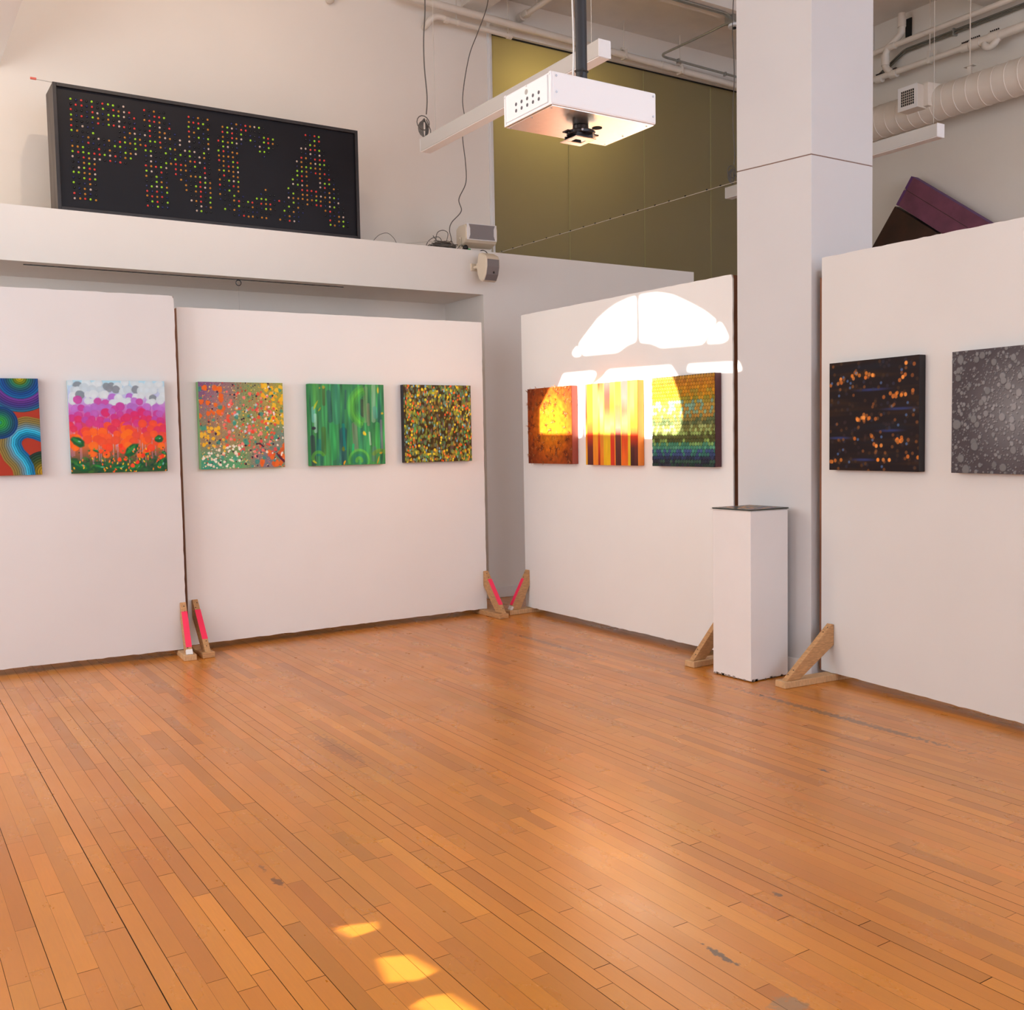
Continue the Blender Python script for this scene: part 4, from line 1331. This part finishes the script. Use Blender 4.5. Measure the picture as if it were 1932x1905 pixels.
# black mount under the housing
mx_, my_ = 2.628, 3.515
mt = MB().cyl((mx_, my_, BZ0), (mx_, my_, BZ0 - .026), .034, 24).build('mount', M_black, pj, org=po, smooth=True, bevel=.003)
MB().cyl((mx_, my_, BZ0 - .024), (mx_, my_, BZ0 - .042), .060, 28).build('collar', M_black, mt, org=po, smooth=True, bevel=.004)
MB().box((mx_ - .082, my_ - .02, BZ0 - .036), (mx_ + .082, my_ + .02, BZ0 - .030)).build('arm', M_black, mt, org=po, bevel=.002)
MB().box((mx_ - .02, my_ - .078, BZ0 - .046), (mx_ + .02, my_ + .078, BZ0 - .0425)).build('arm', M_black, mt, org=po, bevel=.002)
MB().box((mx_ - .068, my_ - .058, BZ0 - .066), (mx_ + .040, my_ - .020, BZ0 - .062)).box((mx_ - .068, my_ + .020, BZ0 - .066), (mx_ + .040, my_ + .058, BZ0 - .062)).box((mx_ - .068, my_ - .020, BZ0 - .066), (mx_ - .040, my_ + .020, BZ0 - .062)).box((mx_ + .012, my_ - .020, BZ0 - .066), (mx_ + .040, my_ + .020, BZ0 - .062)).build('mount_plate', mat('bright_mount_plate', (0.75, 0.7, 0.66, 1), .25, 1.0), mt, org=po, bevel=.002)
MB().box((mx_ - .052, my_ - .045, BZ0 - .063), (mx_ + .03, my_ - .038, BZ0 - .042)).build('side_bracket', M_black, mt, org=po)
MB().box((mx_ - .052, my_ + .038, BZ0 - .063), (mx_ + .03, my_ + .045, BZ0 - .042)).build('side_bracket', M_black, mt, org=po)
for a in np.linspace(0, 2 * math.pi, 7)[:-1]:
    MB().cyl((mx_ + .058 * math.cos(a), my_ + .058 * math.sin(a), BZ0 - .033), (mx_ + .065 * math.cos(a), my_ + .065 * math.sin(a), BZ0 - .033), .005, 8).build('bolt', M_screw, mt, org=po)
MB().cyl((mx_ + .08, my_ - .01, BZ0 - .001), (mx_ + .08, my_ - .01, BZ0 + .001), .022, 20).build('cable_hole', M_hole, pj, org=po)

# ------------------------------------------------------------------ speakers and cables on the partition
s1 = thing('speaker', 'cream speaker in a stand bracket on top of the partition', 'speaker', (4.965, 8.30, 3.26), math.radians(-4))
ring = [(-.175, .10), (-.165, -.03), (-.14, -.075), (.14, -.075), (.165, -.03), (.175, .10)]
# body: rounded box whose face looks into the room, tilted a little down
bd = MB().prism([(-.165, p[0], p[1]) for p in [(.10, .02), (.02, 0.0), (-.085, .03), (-.115, .06), (-.115, .165), (-.09, .195), (.04, .20), (.10, .175)]], (.33, 0, 0))
body = bd.build('cabinet', M_cream, s1, bevel=.012)
for v in body.data.vertices:
    v.co.z += .052
MB().box((-.155, -.118, .100), (.155, -.112, .250)).build('front_rim', M_trim, body, bevel=.004)
MB().prism([(-.135, -.1215, .109), (-.122, -.1215, .147), (-.122, -.1215, .207), (-.135, -.1215, .243), (.135, -.1215, .243), (.122, -.1215, .207), (.122, -.1215, .147), (.135, -.1215, .109)], (0, .006, 0)).build('grille', M_grille, body)
MB().box((-.155, -.05, 0), (-.147, .05, .006)).box((-.175, -.018, .0), (-.168, .018, .14)).box((.168, -.018, .0), (.175, .018, .14)).box((-.175, -.018, 0), (.175, .018, .006)).build('bracket', M_cream, s1, bevel=.002)
for x_ in (-.183, .166):
    MB().cyl((x_, 0, .125), (x_ + .017, 0, .125), .012, 12).build('knob', M_cream, s1)

s2 = thing('speaker', 'cream speaker tilted downwards, mounted on the front of the partition', 'speaker', (4.90, 8.0, 3.08), math.radians(3))
prof = [(.075, .115), (.03, .125), (-.045, .112), (-.070, .085), (-.088, .02), (-.088, -.05), (-.070, -.105), (-.05, -.125), (.0, -.118), (.045, -.075), (.075, -.01)]
tilt = math.radians(16)
pr2 = [(p[0] * math.cos(tilt) - p[1] * math.sin(tilt), p[0] * math.sin(tilt) + p[1] * math.cos(tilt)) for p in prof]
body2 = MB().prism([(-.075, p[0], p[1]) for p in pr2], (.15, 0, 0)).build('cabinet', M_cream, s2, bevel=.012)
gp = [(-.0715, .085), (-.0905, .02), (-.0905, -.05), (-.0725, -.105)]
g3 = [(p[0] * math.cos(tilt) - p[1] * math.sin(tilt), p[0] * math.sin(tilt) + p[1] * math.cos(tilt)) for p in gp]
gr = MB()
for i in range(3):
    a, c = g3[i], g3[i + 1]
    gr.add([(-.064, a[0], a[1]), (.064, a[0], a[1]), (.064, c[0], c[1]), (-.064, c[0], c[1]), (-.064, a[0] + .008, a[1]), (.064, a[0] + .008, a[1]), (.064, c[0] + .008, c[1]), (-.064, c[0] + .008, c[1])], [(0, 1, 2, 3), (7, 6, 5, 4), (0, 3, 7, 4), (1, 5, 6, 2)])
gr.build('grille', M_grille, body2)
q = (-.0915 * math.cos(tilt) + .03 * math.sin(tilt), -.0915 * math.sin(tilt) - .03 * math.cos(tilt))
MB().box((.004, q[0] - .002, q[1] - .009), (.020, q[0] + .003, q[1] + .009)).build('badge', M_black, body2)
MB().box((-.06, .06, .0), (-.02, .10, .045)).cyl((-.04, .075, .02), (-.04, .165, .02), .014, 12).box((-.075, .155, -.01), (-.005, .176, .055)).build('wall_bracket', M_cream, s2, bevel=.003)
MB().tube(smooth_path([(.03, .03, .12), (.04, .08, .16), (.05, .15, .185), (.05, .20, .184)], 6), .004, 6).build('cord', M_rubber, s2, smooth=True)

cbz = 3.262
R = random.Random(6)
bun = thing('cable_bundle', 'tangled heap of dark cable on top of the partition, left of the speaker', 'cable bundle', (4.60, 8.26, cbz))
tb = MB()
for k in range(46):
    ph = R.uniform(0, 6.28)
    cx, cyy = R.gauss(0, .03), R.gauss(0, .02)
    rx, ry = R.uniform(.03, .085), R.uniform(.015, .04)
    zz = R.uniform(.006, .055) * (1.6 - abs(cx) * 12)
    tl_ = R.uniform(-.5, .5)
    tb.tube([(4.585 + cx + rx * math.cos(t + ph), 8.25 + cyy + ry * math.sin(t + ph), max(cbz + .0035, cbz + zz + rx * .35 * tl_ * math.cos(t + ph))) for t in np.linspace(0, 6.28, 13)], .0032, 5)
tb.build('coil', M_cable, bun, org=bun.location, kind='stuff')
lp = MB()
for pts in ([(4.40, 8.25, .004), (4.42, 8.25, .05), (4.47, 8.25, .09), (4.53, 8.25, .105), (4.56, 8.25, .08), (4.56, 8.26, .04)], [(4.47, 8.24, .11), (4.49, 8.24, .085), (4.53, 8.24, .055), (4.57, 8.24, .04)], [(4.50, 8.25, .05), (4.52, 8.25, .14), (4.58, 8.25, .17), (4.63, 8.25, .15), (4.62, 8.25, .09), (4.60, 8.25, .05)],
            [(4.62, 8.24, .03), (4.66, 8.24, .08), (4.69, 8.24, .03), (4.72, 8.24, .012), (4.76, 8.24, .05), (4.79, 8.24, .035), (4.76, 8.24, .006), (4.70, 8.24, .006)], [(4.44, 8.25, .03), (4.40, 8.25, .01), (4.30, 8.25, .006), (4.20, 8.25, .006)]):
    lp.tube(smooth_path([(p[0], p[1], cbz + p[2]) for p in pts], 6), .0036, 6)
lp.build('loose_loop', M_cable, bun, org=bun.location, smooth=True)
MB().tube(smooth_path([(4.12, 8.24, cbz + .004), (4.3, 8.24, cbz + .03), (4.45, 8.24, cbz + .055), (4.6, 8.24, cbz + .06)], 6), .0025, 6).build('pale_wire', M_wire, bun, org=bun.location, smooth=True)

lw = MB()
lw.tube(smooth_path([(3.86, 8.22, cbz + .002), (3.92, 8.22, cbz + .06), (4.0, 8.22, cbz + .085), (4.06, 8.22, cbz + .05), (4.09, 8.22, cbz + .002)], 6), .0025, 6)
tag(lw.build('wire_loop', M_cable, org=(3.97, 8.22, cbz), smooth=True), 'thin loop of wire beside the right end of the black sign', 'wire')
plug = thing('connector', 'round black connector with a green end between cable heap and speaker', 'connector', (4.80, 8.215, cbz))
MB().ball((4.795, 8.215, cbz + .0265), .026, 14, 8).build('plug', M_black, plug, org=plug.location, smooth=True)
MB().cyl((4.82, 8.215, cbz + .012), (4.845, 8.21, cbz + .010), .0095, 10).build('tip', M_green_plug, plug, org=plug.location)

dc = MB()
dc.tube(smooth_path([(5.10, 8.20, 5.70), (5.22, 8.45, 5.62), (5.22, 8.62, 5.45), (5.19, 8.75, 5.25), (5.11, 8.75, 4.85), (5.12, 8.72, 4.60), (5.06, 8.68, 4.45), (5.05, 8.62, 4.2), (5.01, 8.55, 3.98), (4.90, 8.5, 3.80), (4.90, 8.46, 3.68), (4.76, 8.40, 3.55), (4.70, 8.34, 3.46), (4.695, 8.30, 3.36), (4.655, 8.28, 3.268)], 7), .0045, 6)
tag(dc.build('drop_cable', M_cable, org=(5.0, 8.6, 3.3), smooth=True), 'dark cable dangling from the ceiling down to the cable heap', 'cable')
dome = thing('ceiling_dome', 'cream domed fixture on the ceiling beam where the dark cable starts', 'fixture', (5.08, 8.17, 5.70))
MB().ball((5.10, 8.17, 5.76), .13, 24, 12, (1, 1, .45)).build('dome', M_pipe, dome, org=dome.location, smooth=True)
MB().cyl((5.10, 8.17, 5.76), (5.10, 8.17, ZC), .05, 16).build('stem', M_pipe, dome, org=dome.location, smooth=True)

tw = MB().cyl((5.13, 8.20, 3.262), (5.13, 4.766, 3.238), .0019, 6)
two = thing('stretched_wire', 'thin pale wire with dark clips stretched from the partition to the column', 'wire', (5.13, 6.5, 3.25))
tw.build('wire', M_wire, two, org=two.location)
for k in range(18):
    y_ = 8.1 - k * .18 + R.uniform(-.03, .03)
    MB().box((5.126, y_ - .006, 3.2385 + (y_ - 4.766) * .007), (5.134, y_ + .006, 3.2465 + (y_ - 4.766) * .007)).build('clip', M_black, two, org=two.location)

hk = thing('hanging_hook', 'small black ring hook in the dark track above the panels', 'hook', (2.673, 8.295, 2.82))
MB().tube([(2.673 + .022 * math.cos(t), 8.295, 2.832 + .022 * math.sin(t)) for t in np.linspace(0, 6.283, 17)], .0035, 6).build('ring', M_black, hk, org=hk.location, smooth=True)
MB().cyl((2.673, 8.295, 2.81), (2.675, 8.295, 0.4), .0009, 5).build('line', M_wire, hk, org=hk.location)

# ------------------------------------------------------------------ pipes, conduit and duct
pm = thing('pipe', 'long cream ceiling pipe running along the olive glass', 'pipe', (6.6, 8.62, 5.60))
po_ = pm.location
PZ = lambda x_: 5.655 - (x_ - 4.9) * .0215
MB().cyl((4.45, 8.7, PZ(4.45)), (9.55, 8.7, PZ(9.55)), .036, 18).build('run', M_pipe, pm, org=po_, smooth=True)
for x_ in (7.62,):
    MB().cyl((x_, 8.7, PZ(x_)), (x_ + .12, 8.7, PZ(x_ + .12)), .042, 18).build('coupling', M_pipe, pm, org=po_, smooth=True)
for x_ in (7.10, 7.90):
    MB().box((x_ - .012, 8.655, PZ(x_) - .045), (x_ + .012, 8.745, PZ(x_) + .05)).cyl((x_, 8.7, PZ(x_)), (x_, 8.7, ZC), .006, 8).box((x_ - .04, 8.68, PZ(x_) + .045), (x_ + .0, 8.72, PZ(x_) + .075)).build('hanger', M_pipe, pm, org=po_, bevel=.003)

p2 = thing('pipe', 'short cream pipe with elbows below the long ceiling pipe', 'pipe', (5.2, 8.75, 5.55))
o2 = p2.location
MB().tube(smooth_path([(4.78, 8.905, 5.50), (4.78, 8.82, 5.51), (4.80, 8.78, 5.545), (4.86, 8.76, 5.575), (4.93, 8.755, 5.57), (4.98, 8.75, 5.555)], 5), .028, 14).build('elbow', M_pipe, p2, org=o2, smooth=True)
MB().cyl((4.95, 8.75, 5.56), (5.68, 8.75, 5.545), .024, 14).build('run', M_pipe, p2, org=o2, smooth=True)
for a, c, r_ in ((4.925, 4.965, .034), (5.64, 5.69, .032), (5.06, 5.085, .030)):
    MB().cyl((a, 8.75, 5.560 - (a - 4.95) * .02), (c, 8.75, 5.560 - (c - 4.95) * .02), r_, 14).build('fitting', M_pipe, p2, org=o2, smooth=True)
for x_ in (5.075, 5.67):
    MB().cyl((x_, 8.775, 5.57), (x_, 8.775, ZC), .006, 8).build('hanger', M_pipe, p2, org=o2)

p3 = thing('pipe', 'cream pipe crossing high towards the camera, beside the black pole', 'pipe', (5.88, 7.9, 5.80))
MB().cyl((5.872, 8.85, 5.80), (5.872, 7.65, 5.80), .028, 14).build('run', M_pipe, p3, org=p3.location, smooth=True)
MB().cyl((5.872, 8.86, 5.80), (5.872, 8.80, 5.80), .045, 14).box((5.84, 8.70, 5.77), (5.90, 8.76, 5.83)).build('flange', M_pipe, p3, org=p3.location, smooth=True)
MB().cyl((5.872, 8.55, 5.8), (5.872, 8.55, ZC), .006, 8).build('hanger', M_pipe, p3, org=p3.location)
p4 = thing('pipe', 'stub of cream pipe elbow high above the black sign', 'pipe', (3.8, 8.8, 5.53))
MB().tube(smooth_path([(3.80, 8.91, 5.56), (3.80, 8.85, 5.54), (3.79, 8.82, 5.58), (3.78, 8.82, 5.75), (3.78, 8.82, 5.96)], 5), .032, 14).build('elbow', M_pipe, p4, org=p4.location, smooth=True)

cd = thing('conduit', 'thin grey conduit from the junction box to the long ceiling pipe', 'conduit', (7.6, 8.2, 5.6))
MB().tube(smooth_path([(7.553, 7.612, 5.655), (7.54, 8.0, 5.65), (7.525, 8.45, 5.65), (7.53, 8.56, 5.65), (7.60, 8.61, 5.65), (7.75, 8.62, 5.65), (8.2, 8.62, 5.64), (9.5, 8.62, 5.615)], 5), .013, 8).build('run', M_steel, cd, org=cd.location, smooth=True)
for x_, z_ in ((7.79, 5.63), (8.5, 5.61)):
    MB().box((x_, 8.60, z_), (x_ + .02, 8.64, z_ + .04)).build('strap', M_steel, cd, org=cd.location)
cd2 = thing('conduit', 'pair of grey conduits fixed under the ceiling beam', 'conduit', (7.0, 7.46, 5.69))
MB().tube([(5.6, 7.50, 5.688), (7.40, 7.50, 5.688), (7.508, 7.53, 5.68)], .011, 8).build('run', M_steel, cd2, org=cd2.location, smooth=True)
MB().tube([(5.6, 7.53, 5.688), (7.42, 7.53, 5.688), (7.508, 7.556, 5.68)], .011, 8).build('run', M_steel, cd2, org=cd2.location, smooth=True)
jb = thing('junction_box', 'grey metal junction box with a round white base under the ceiling beam', 'junction box', (7.57, 7.55, 5.62))
MB().box((7.51, 7.49, 5.625), (7.64, 7.61, 5.70)).build('box', M_steel, jb, org=jb.location, bevel=.003)
MB().cyl((7.59, 7.55, 5.624), (7.59, 7.55, 5.60), .065, 20).build('base', M_white, jb, org=jb.location, smooth=True)
MB().cyl((7.585, 7.55, 5.60), (7.585, 7.55, 5.585), .02, 12).build('plug', M_hole, jb, org=jb.location)

d1 = thing('duct', 'large round cream spiral duct along the right wall', 'duct', (9.2, 5.8, 4.77))
do = d1.location
dm = MB()
pts, rs = [], []
y_ = 2.2
while y_ < 7.6:
    pts += [(9.2, y_, 4.775), (9.2, y_ + .118, 4.775), (9.2, y_ + .121, 4.775), (9.2, y_ + .127, 4.775)]
    rs += [.166, .166, .170, .170]
    y_ += .130
dm.tube(pts, rs, 40)
dm.build('tube', M_pipe, d1, org=do, smooth=True)
for y_ in (6.02, 3.4):
    MB().cyl((9.2, y_, 5.03), (9.2, y_, ZC), .006, 8).box((9.17, y_ - .05, 5.025), (9.23, y_ + .05, 5.03)).box((9.185, y_ - .02, 4.94), (9.215, y_ + .02, 5.03)).build('hanger', M_pipe, d1, org=do)
vt = MB()
vt.hexa([(8.90, 6.385, 4.705), (8.90, 6.60, 4.705), (9.06, 6.60, 4.705), (9.06, 6.385, 4.705), (8.90, 6.385, 4.93), (8.90, 6.60, 4.93), (9.06, 6.60, 4.93), (9.06, 6.385, 4.93)])
vt.hexa([(9.00, 6.335, 4.72), (9.00, 6.60, 4.72), (9.2, 6.66, 4.70), (9.2, 6.265, 4.70), (9.00, 6.335, 4.945), (9.00, 6.60, 4.945), (9.2, 6.66, 4.93), (9.2, 6.265, 4.93)])
vbox = vt.build('outlet', M_pipe, d1, org=do, bevel=.003)
MB().box((8.895, 6.382, 4.702), (8.90, 6.418, 4.932)).box((8.895, 6.567, 4.702), (8.90, 6.603, 4.932)).box((8.895, 6.418, 4.702), (8.90, 6.567, 4.742)).box((8.895, 6.418, 4.892), (8.90, 6.567, 4.932)).build('grille_frame', M_trim, vbox, org=do)
MB().box((8.8985, 6.418, 4.742), (8.8998, 6.567, 4.892)).build('grille_opening', M_hole, vbox, org=do)
gb = MB()
for i in range(1, 7):
    y_ = 6.418 + .149 * i / 7
    gb.box((8.8955, y_ - .002, 4.742), (8.898, y_ + .002, 4.892))
for i in range(1, 6):
    z_ = 4.742 + .150 * i / 6
    gb.box((8.894, 6.418, z_ - .002), (8.8955, 6.567, z_ + .002))
gb.build('grille_bars', M_pipe, vbox, org=do)

p5 = thing('pipe', 'two cream pipes on the right wall above the duct, joined by a riser', 'pipe', (9.4, 5.5, 5.6))
o5 = p5.location
MB().cyl((9.4, 2.0, 5.595), (9.4, 7.40, 5.595), .028, 16).build('run', M_pipe, p5, org=o5, smooth=True)
MB().cyl((9.4, 7.01, 5.595), (9.4, 7.11, 5.595), .038, 16).build('coupling', M_pipe, p5, org=o5, smooth=True)
MB().tube(smooth_path([(9.42, 6.95, 5.90), (9.42, 6.95, 5.74), (9.42, 6.97, 5.69), (9.41, 7.05, 5.63), (9.4, 7.09, 5.60), (9.4, 7.12, 5.56), (9.4, 7.135, 5.50), (9.4, 7.135, 5.42), (9.4, 7.10, 5.36), (9.4, 7.05, 5.325)], 5), .036, 14).build('riser', M_pipe, p5, org=o5, smooth=True)
MB().cyl((9.42, 6.95, 5.86), (9.42, 6.95, 5.76), .043, 14).build('clamp', M_pipe, p5, org=o5, smooth=True)
MB().cyl((9.4, 7.135, 5.53), (9.4, 7.135, 5.42), .043, 14).build('clamp', M_pipe, p5, org=o5, smooth=True)
MB().box((9.590, 6.955, 5.66), (9.599, 7.03, 5.90)).build('wall_slot', M_hole, p5, org=o5)
MB().cyl((9.4, 6.1, 5.305), (9.4, 7.40, 5.318), .030, 16).build('run', M_pipe, p5, org=o5, smooth=True)
MB().cyl((9.4, 2.0, 5.29), (9.4, 6.12, 5.305), .043, 18).build('thick_run', M_pipe, p5, org=o5, smooth=True)
for (a, c, r_) in ((6.99, 7.07, .042), (7.17, 7.25, .042), (6.15, 6.24, .042), (6.04, 6.14, .053), (5.84, 5.94, .053)):
    cp = MB().cyl((9.4, a, 5.30), (9.4, c, 5.305), r_, 18).build('coupling', M_pipe, p5, org=o5, smooth=True)
    rb = MB()
    for k in range(5):
        y_ = a + (c - a) * (k + .5) / 5
        rb.box((9.385, y_ - .005, 5.30 + r_ - .004), (9.40, y_ + .003, 5.30 + r_ + .016))
    rb.build('clamp_teeth', M_groove, cp, org=o5)
MB().tube(smooth_path([(9.40, 5.99, 5.28), (9.38, 5.98, 5.24), (9.38, 5.93, 5.215), (9.38, 5.88, 5.235), (9.40, 5.86, 5.28)], 6), .034, 12).build('bend', M_pipe, p5, org=o5, smooth=True)
MB().cyl((9.4, 6.60, 5.34), (9.4, 6.60, ZC), .006, 8).box((9.37, 6.585, 5.27), (9.43, 6.615, 5.40)).build('hanger', M_pipe, p5, org=o5, bevel=.003)
c6 = thing('conduit', 'pair of dark grey conduits between the two pipes on the right wall', 'conduit', (9.45, 5.5, 5.49))
for dz in (0, .028):
    MB().tube([(9.55, 7.40, 5.35 + dz), (9.55, 7.22, 5.44 + dz), (9.55, 7.03, 5.535 + dz), (9.55, 6.98, 5.545 + dz), (9.55, 2.0, 5.545 + dz)], .011, 8).build('run', mat('dark_conduit', (0.17, 0.16, 0.13, 1), .45, .6), c6, org=c6.location, smooth=True)
MB().box((9.53, 6.42, 5.525), (9.595, 6.435, 5.595)).build('strap', M_steel, c6, org=c6.location)

# ------------------------------------------------------------------ loft shelf on the right and the boards leaning there
struct('wall_loft', MB().box((8.95, 4.30, 0), (9.05, 7.70, 3.07)).box((9.05, 4.30, 2.99), (XR, 7.70, 3.07)).box((8.95, 7.70, 0), (XR, 7.80, 3.07)), M_wall)


def leaning_board(name, quad, thick, m_face, m_edge, label, cat):
    """quad = face corners (y, z) in a plane leaning on the right wall"""
    r = thing(name, label, cat, (9.4, sum(p[0] for p in quad) / 4, min(p[1] for p in quad)))
    f = [V((9.40, p[0], p[1])) for p in quad]
    MB().prism(f, (thick, 0, 0)).build('core', m_edge, r, org=r.location, bevel=.004)
    c = sum(f, V((0, 0, 0))) / 4
    g = [c + (p - c) * .985 + V((-.001, 0, 0)) for p in f]
    MB().prism(g, (-.006, 0, 0)).build('face', m_face, r, org=r.location)
    return r, f


# purple slab: top edge drops to the right
a1, a2 = V((0, 6.80, 4.185)), V((0, 6.985, 3.928))
dn = V((0, -.518, -.380)).normalized()
L = 1.40
pb_, pf = leaning_board('purple_board', [(a1.y, a1.z), (a2.y, a2.z), ((a2 + dn * L).y, (a2 + dn * L).z), ((a1 + dn * L).y, (a1 + dn * L).z)], .10, M_purple, M_purple2, 'tilted purple board with a centre groove, behind the right panel', 'board')
m0 = (a1 + a2) * .5 + V((0, .025, .04))
g0, g1_ = m0 + dn * .055, m0 + dn * .95
wv = V((0, -dn.z, dn.y)).normalized() * .0025
MB().prism([V((9.391, p.y, p.z)) for p in (g0 - wv, g1_ - wv, g1_ + wv, g0 + wv)], (.003, 0, 0)).build('groove', M_groove, pb_, org=pb_.location)
MB().cyl((9.388, g0.y, g0.z), (9.394, g0.y, g0.z), .009, 12).build('screw', M_screw, pb_, org=pb_.location)
MB().prism([V((9.3905, p.y, p.z)) for p in (a1, a2, a2 + dn * .03, a1 + dn * .03)], (.003, 0, 0)).build('end_band', M_purple2, pb_, org=pb_.location)
b1 = V((0, 7.003, 3.918))
dl = V((0, .28, -.373)).normalized()
L2, L3 = .64, .615
leaning_board('brown_board', [(b1.y, b1.z), ((b1 + dl * L2).y, (b1 + dl * L2).z), ((b1 + dl * L2 + dn * L3).y, (b1 + dl * L2 + dn * L3).z), ((b1 + dn * L3).y, (b1 + dn * L3).z)], .08, M_brown, M_brown, 'dark brown board leaning below the purple one, behind the right panel', 'board')
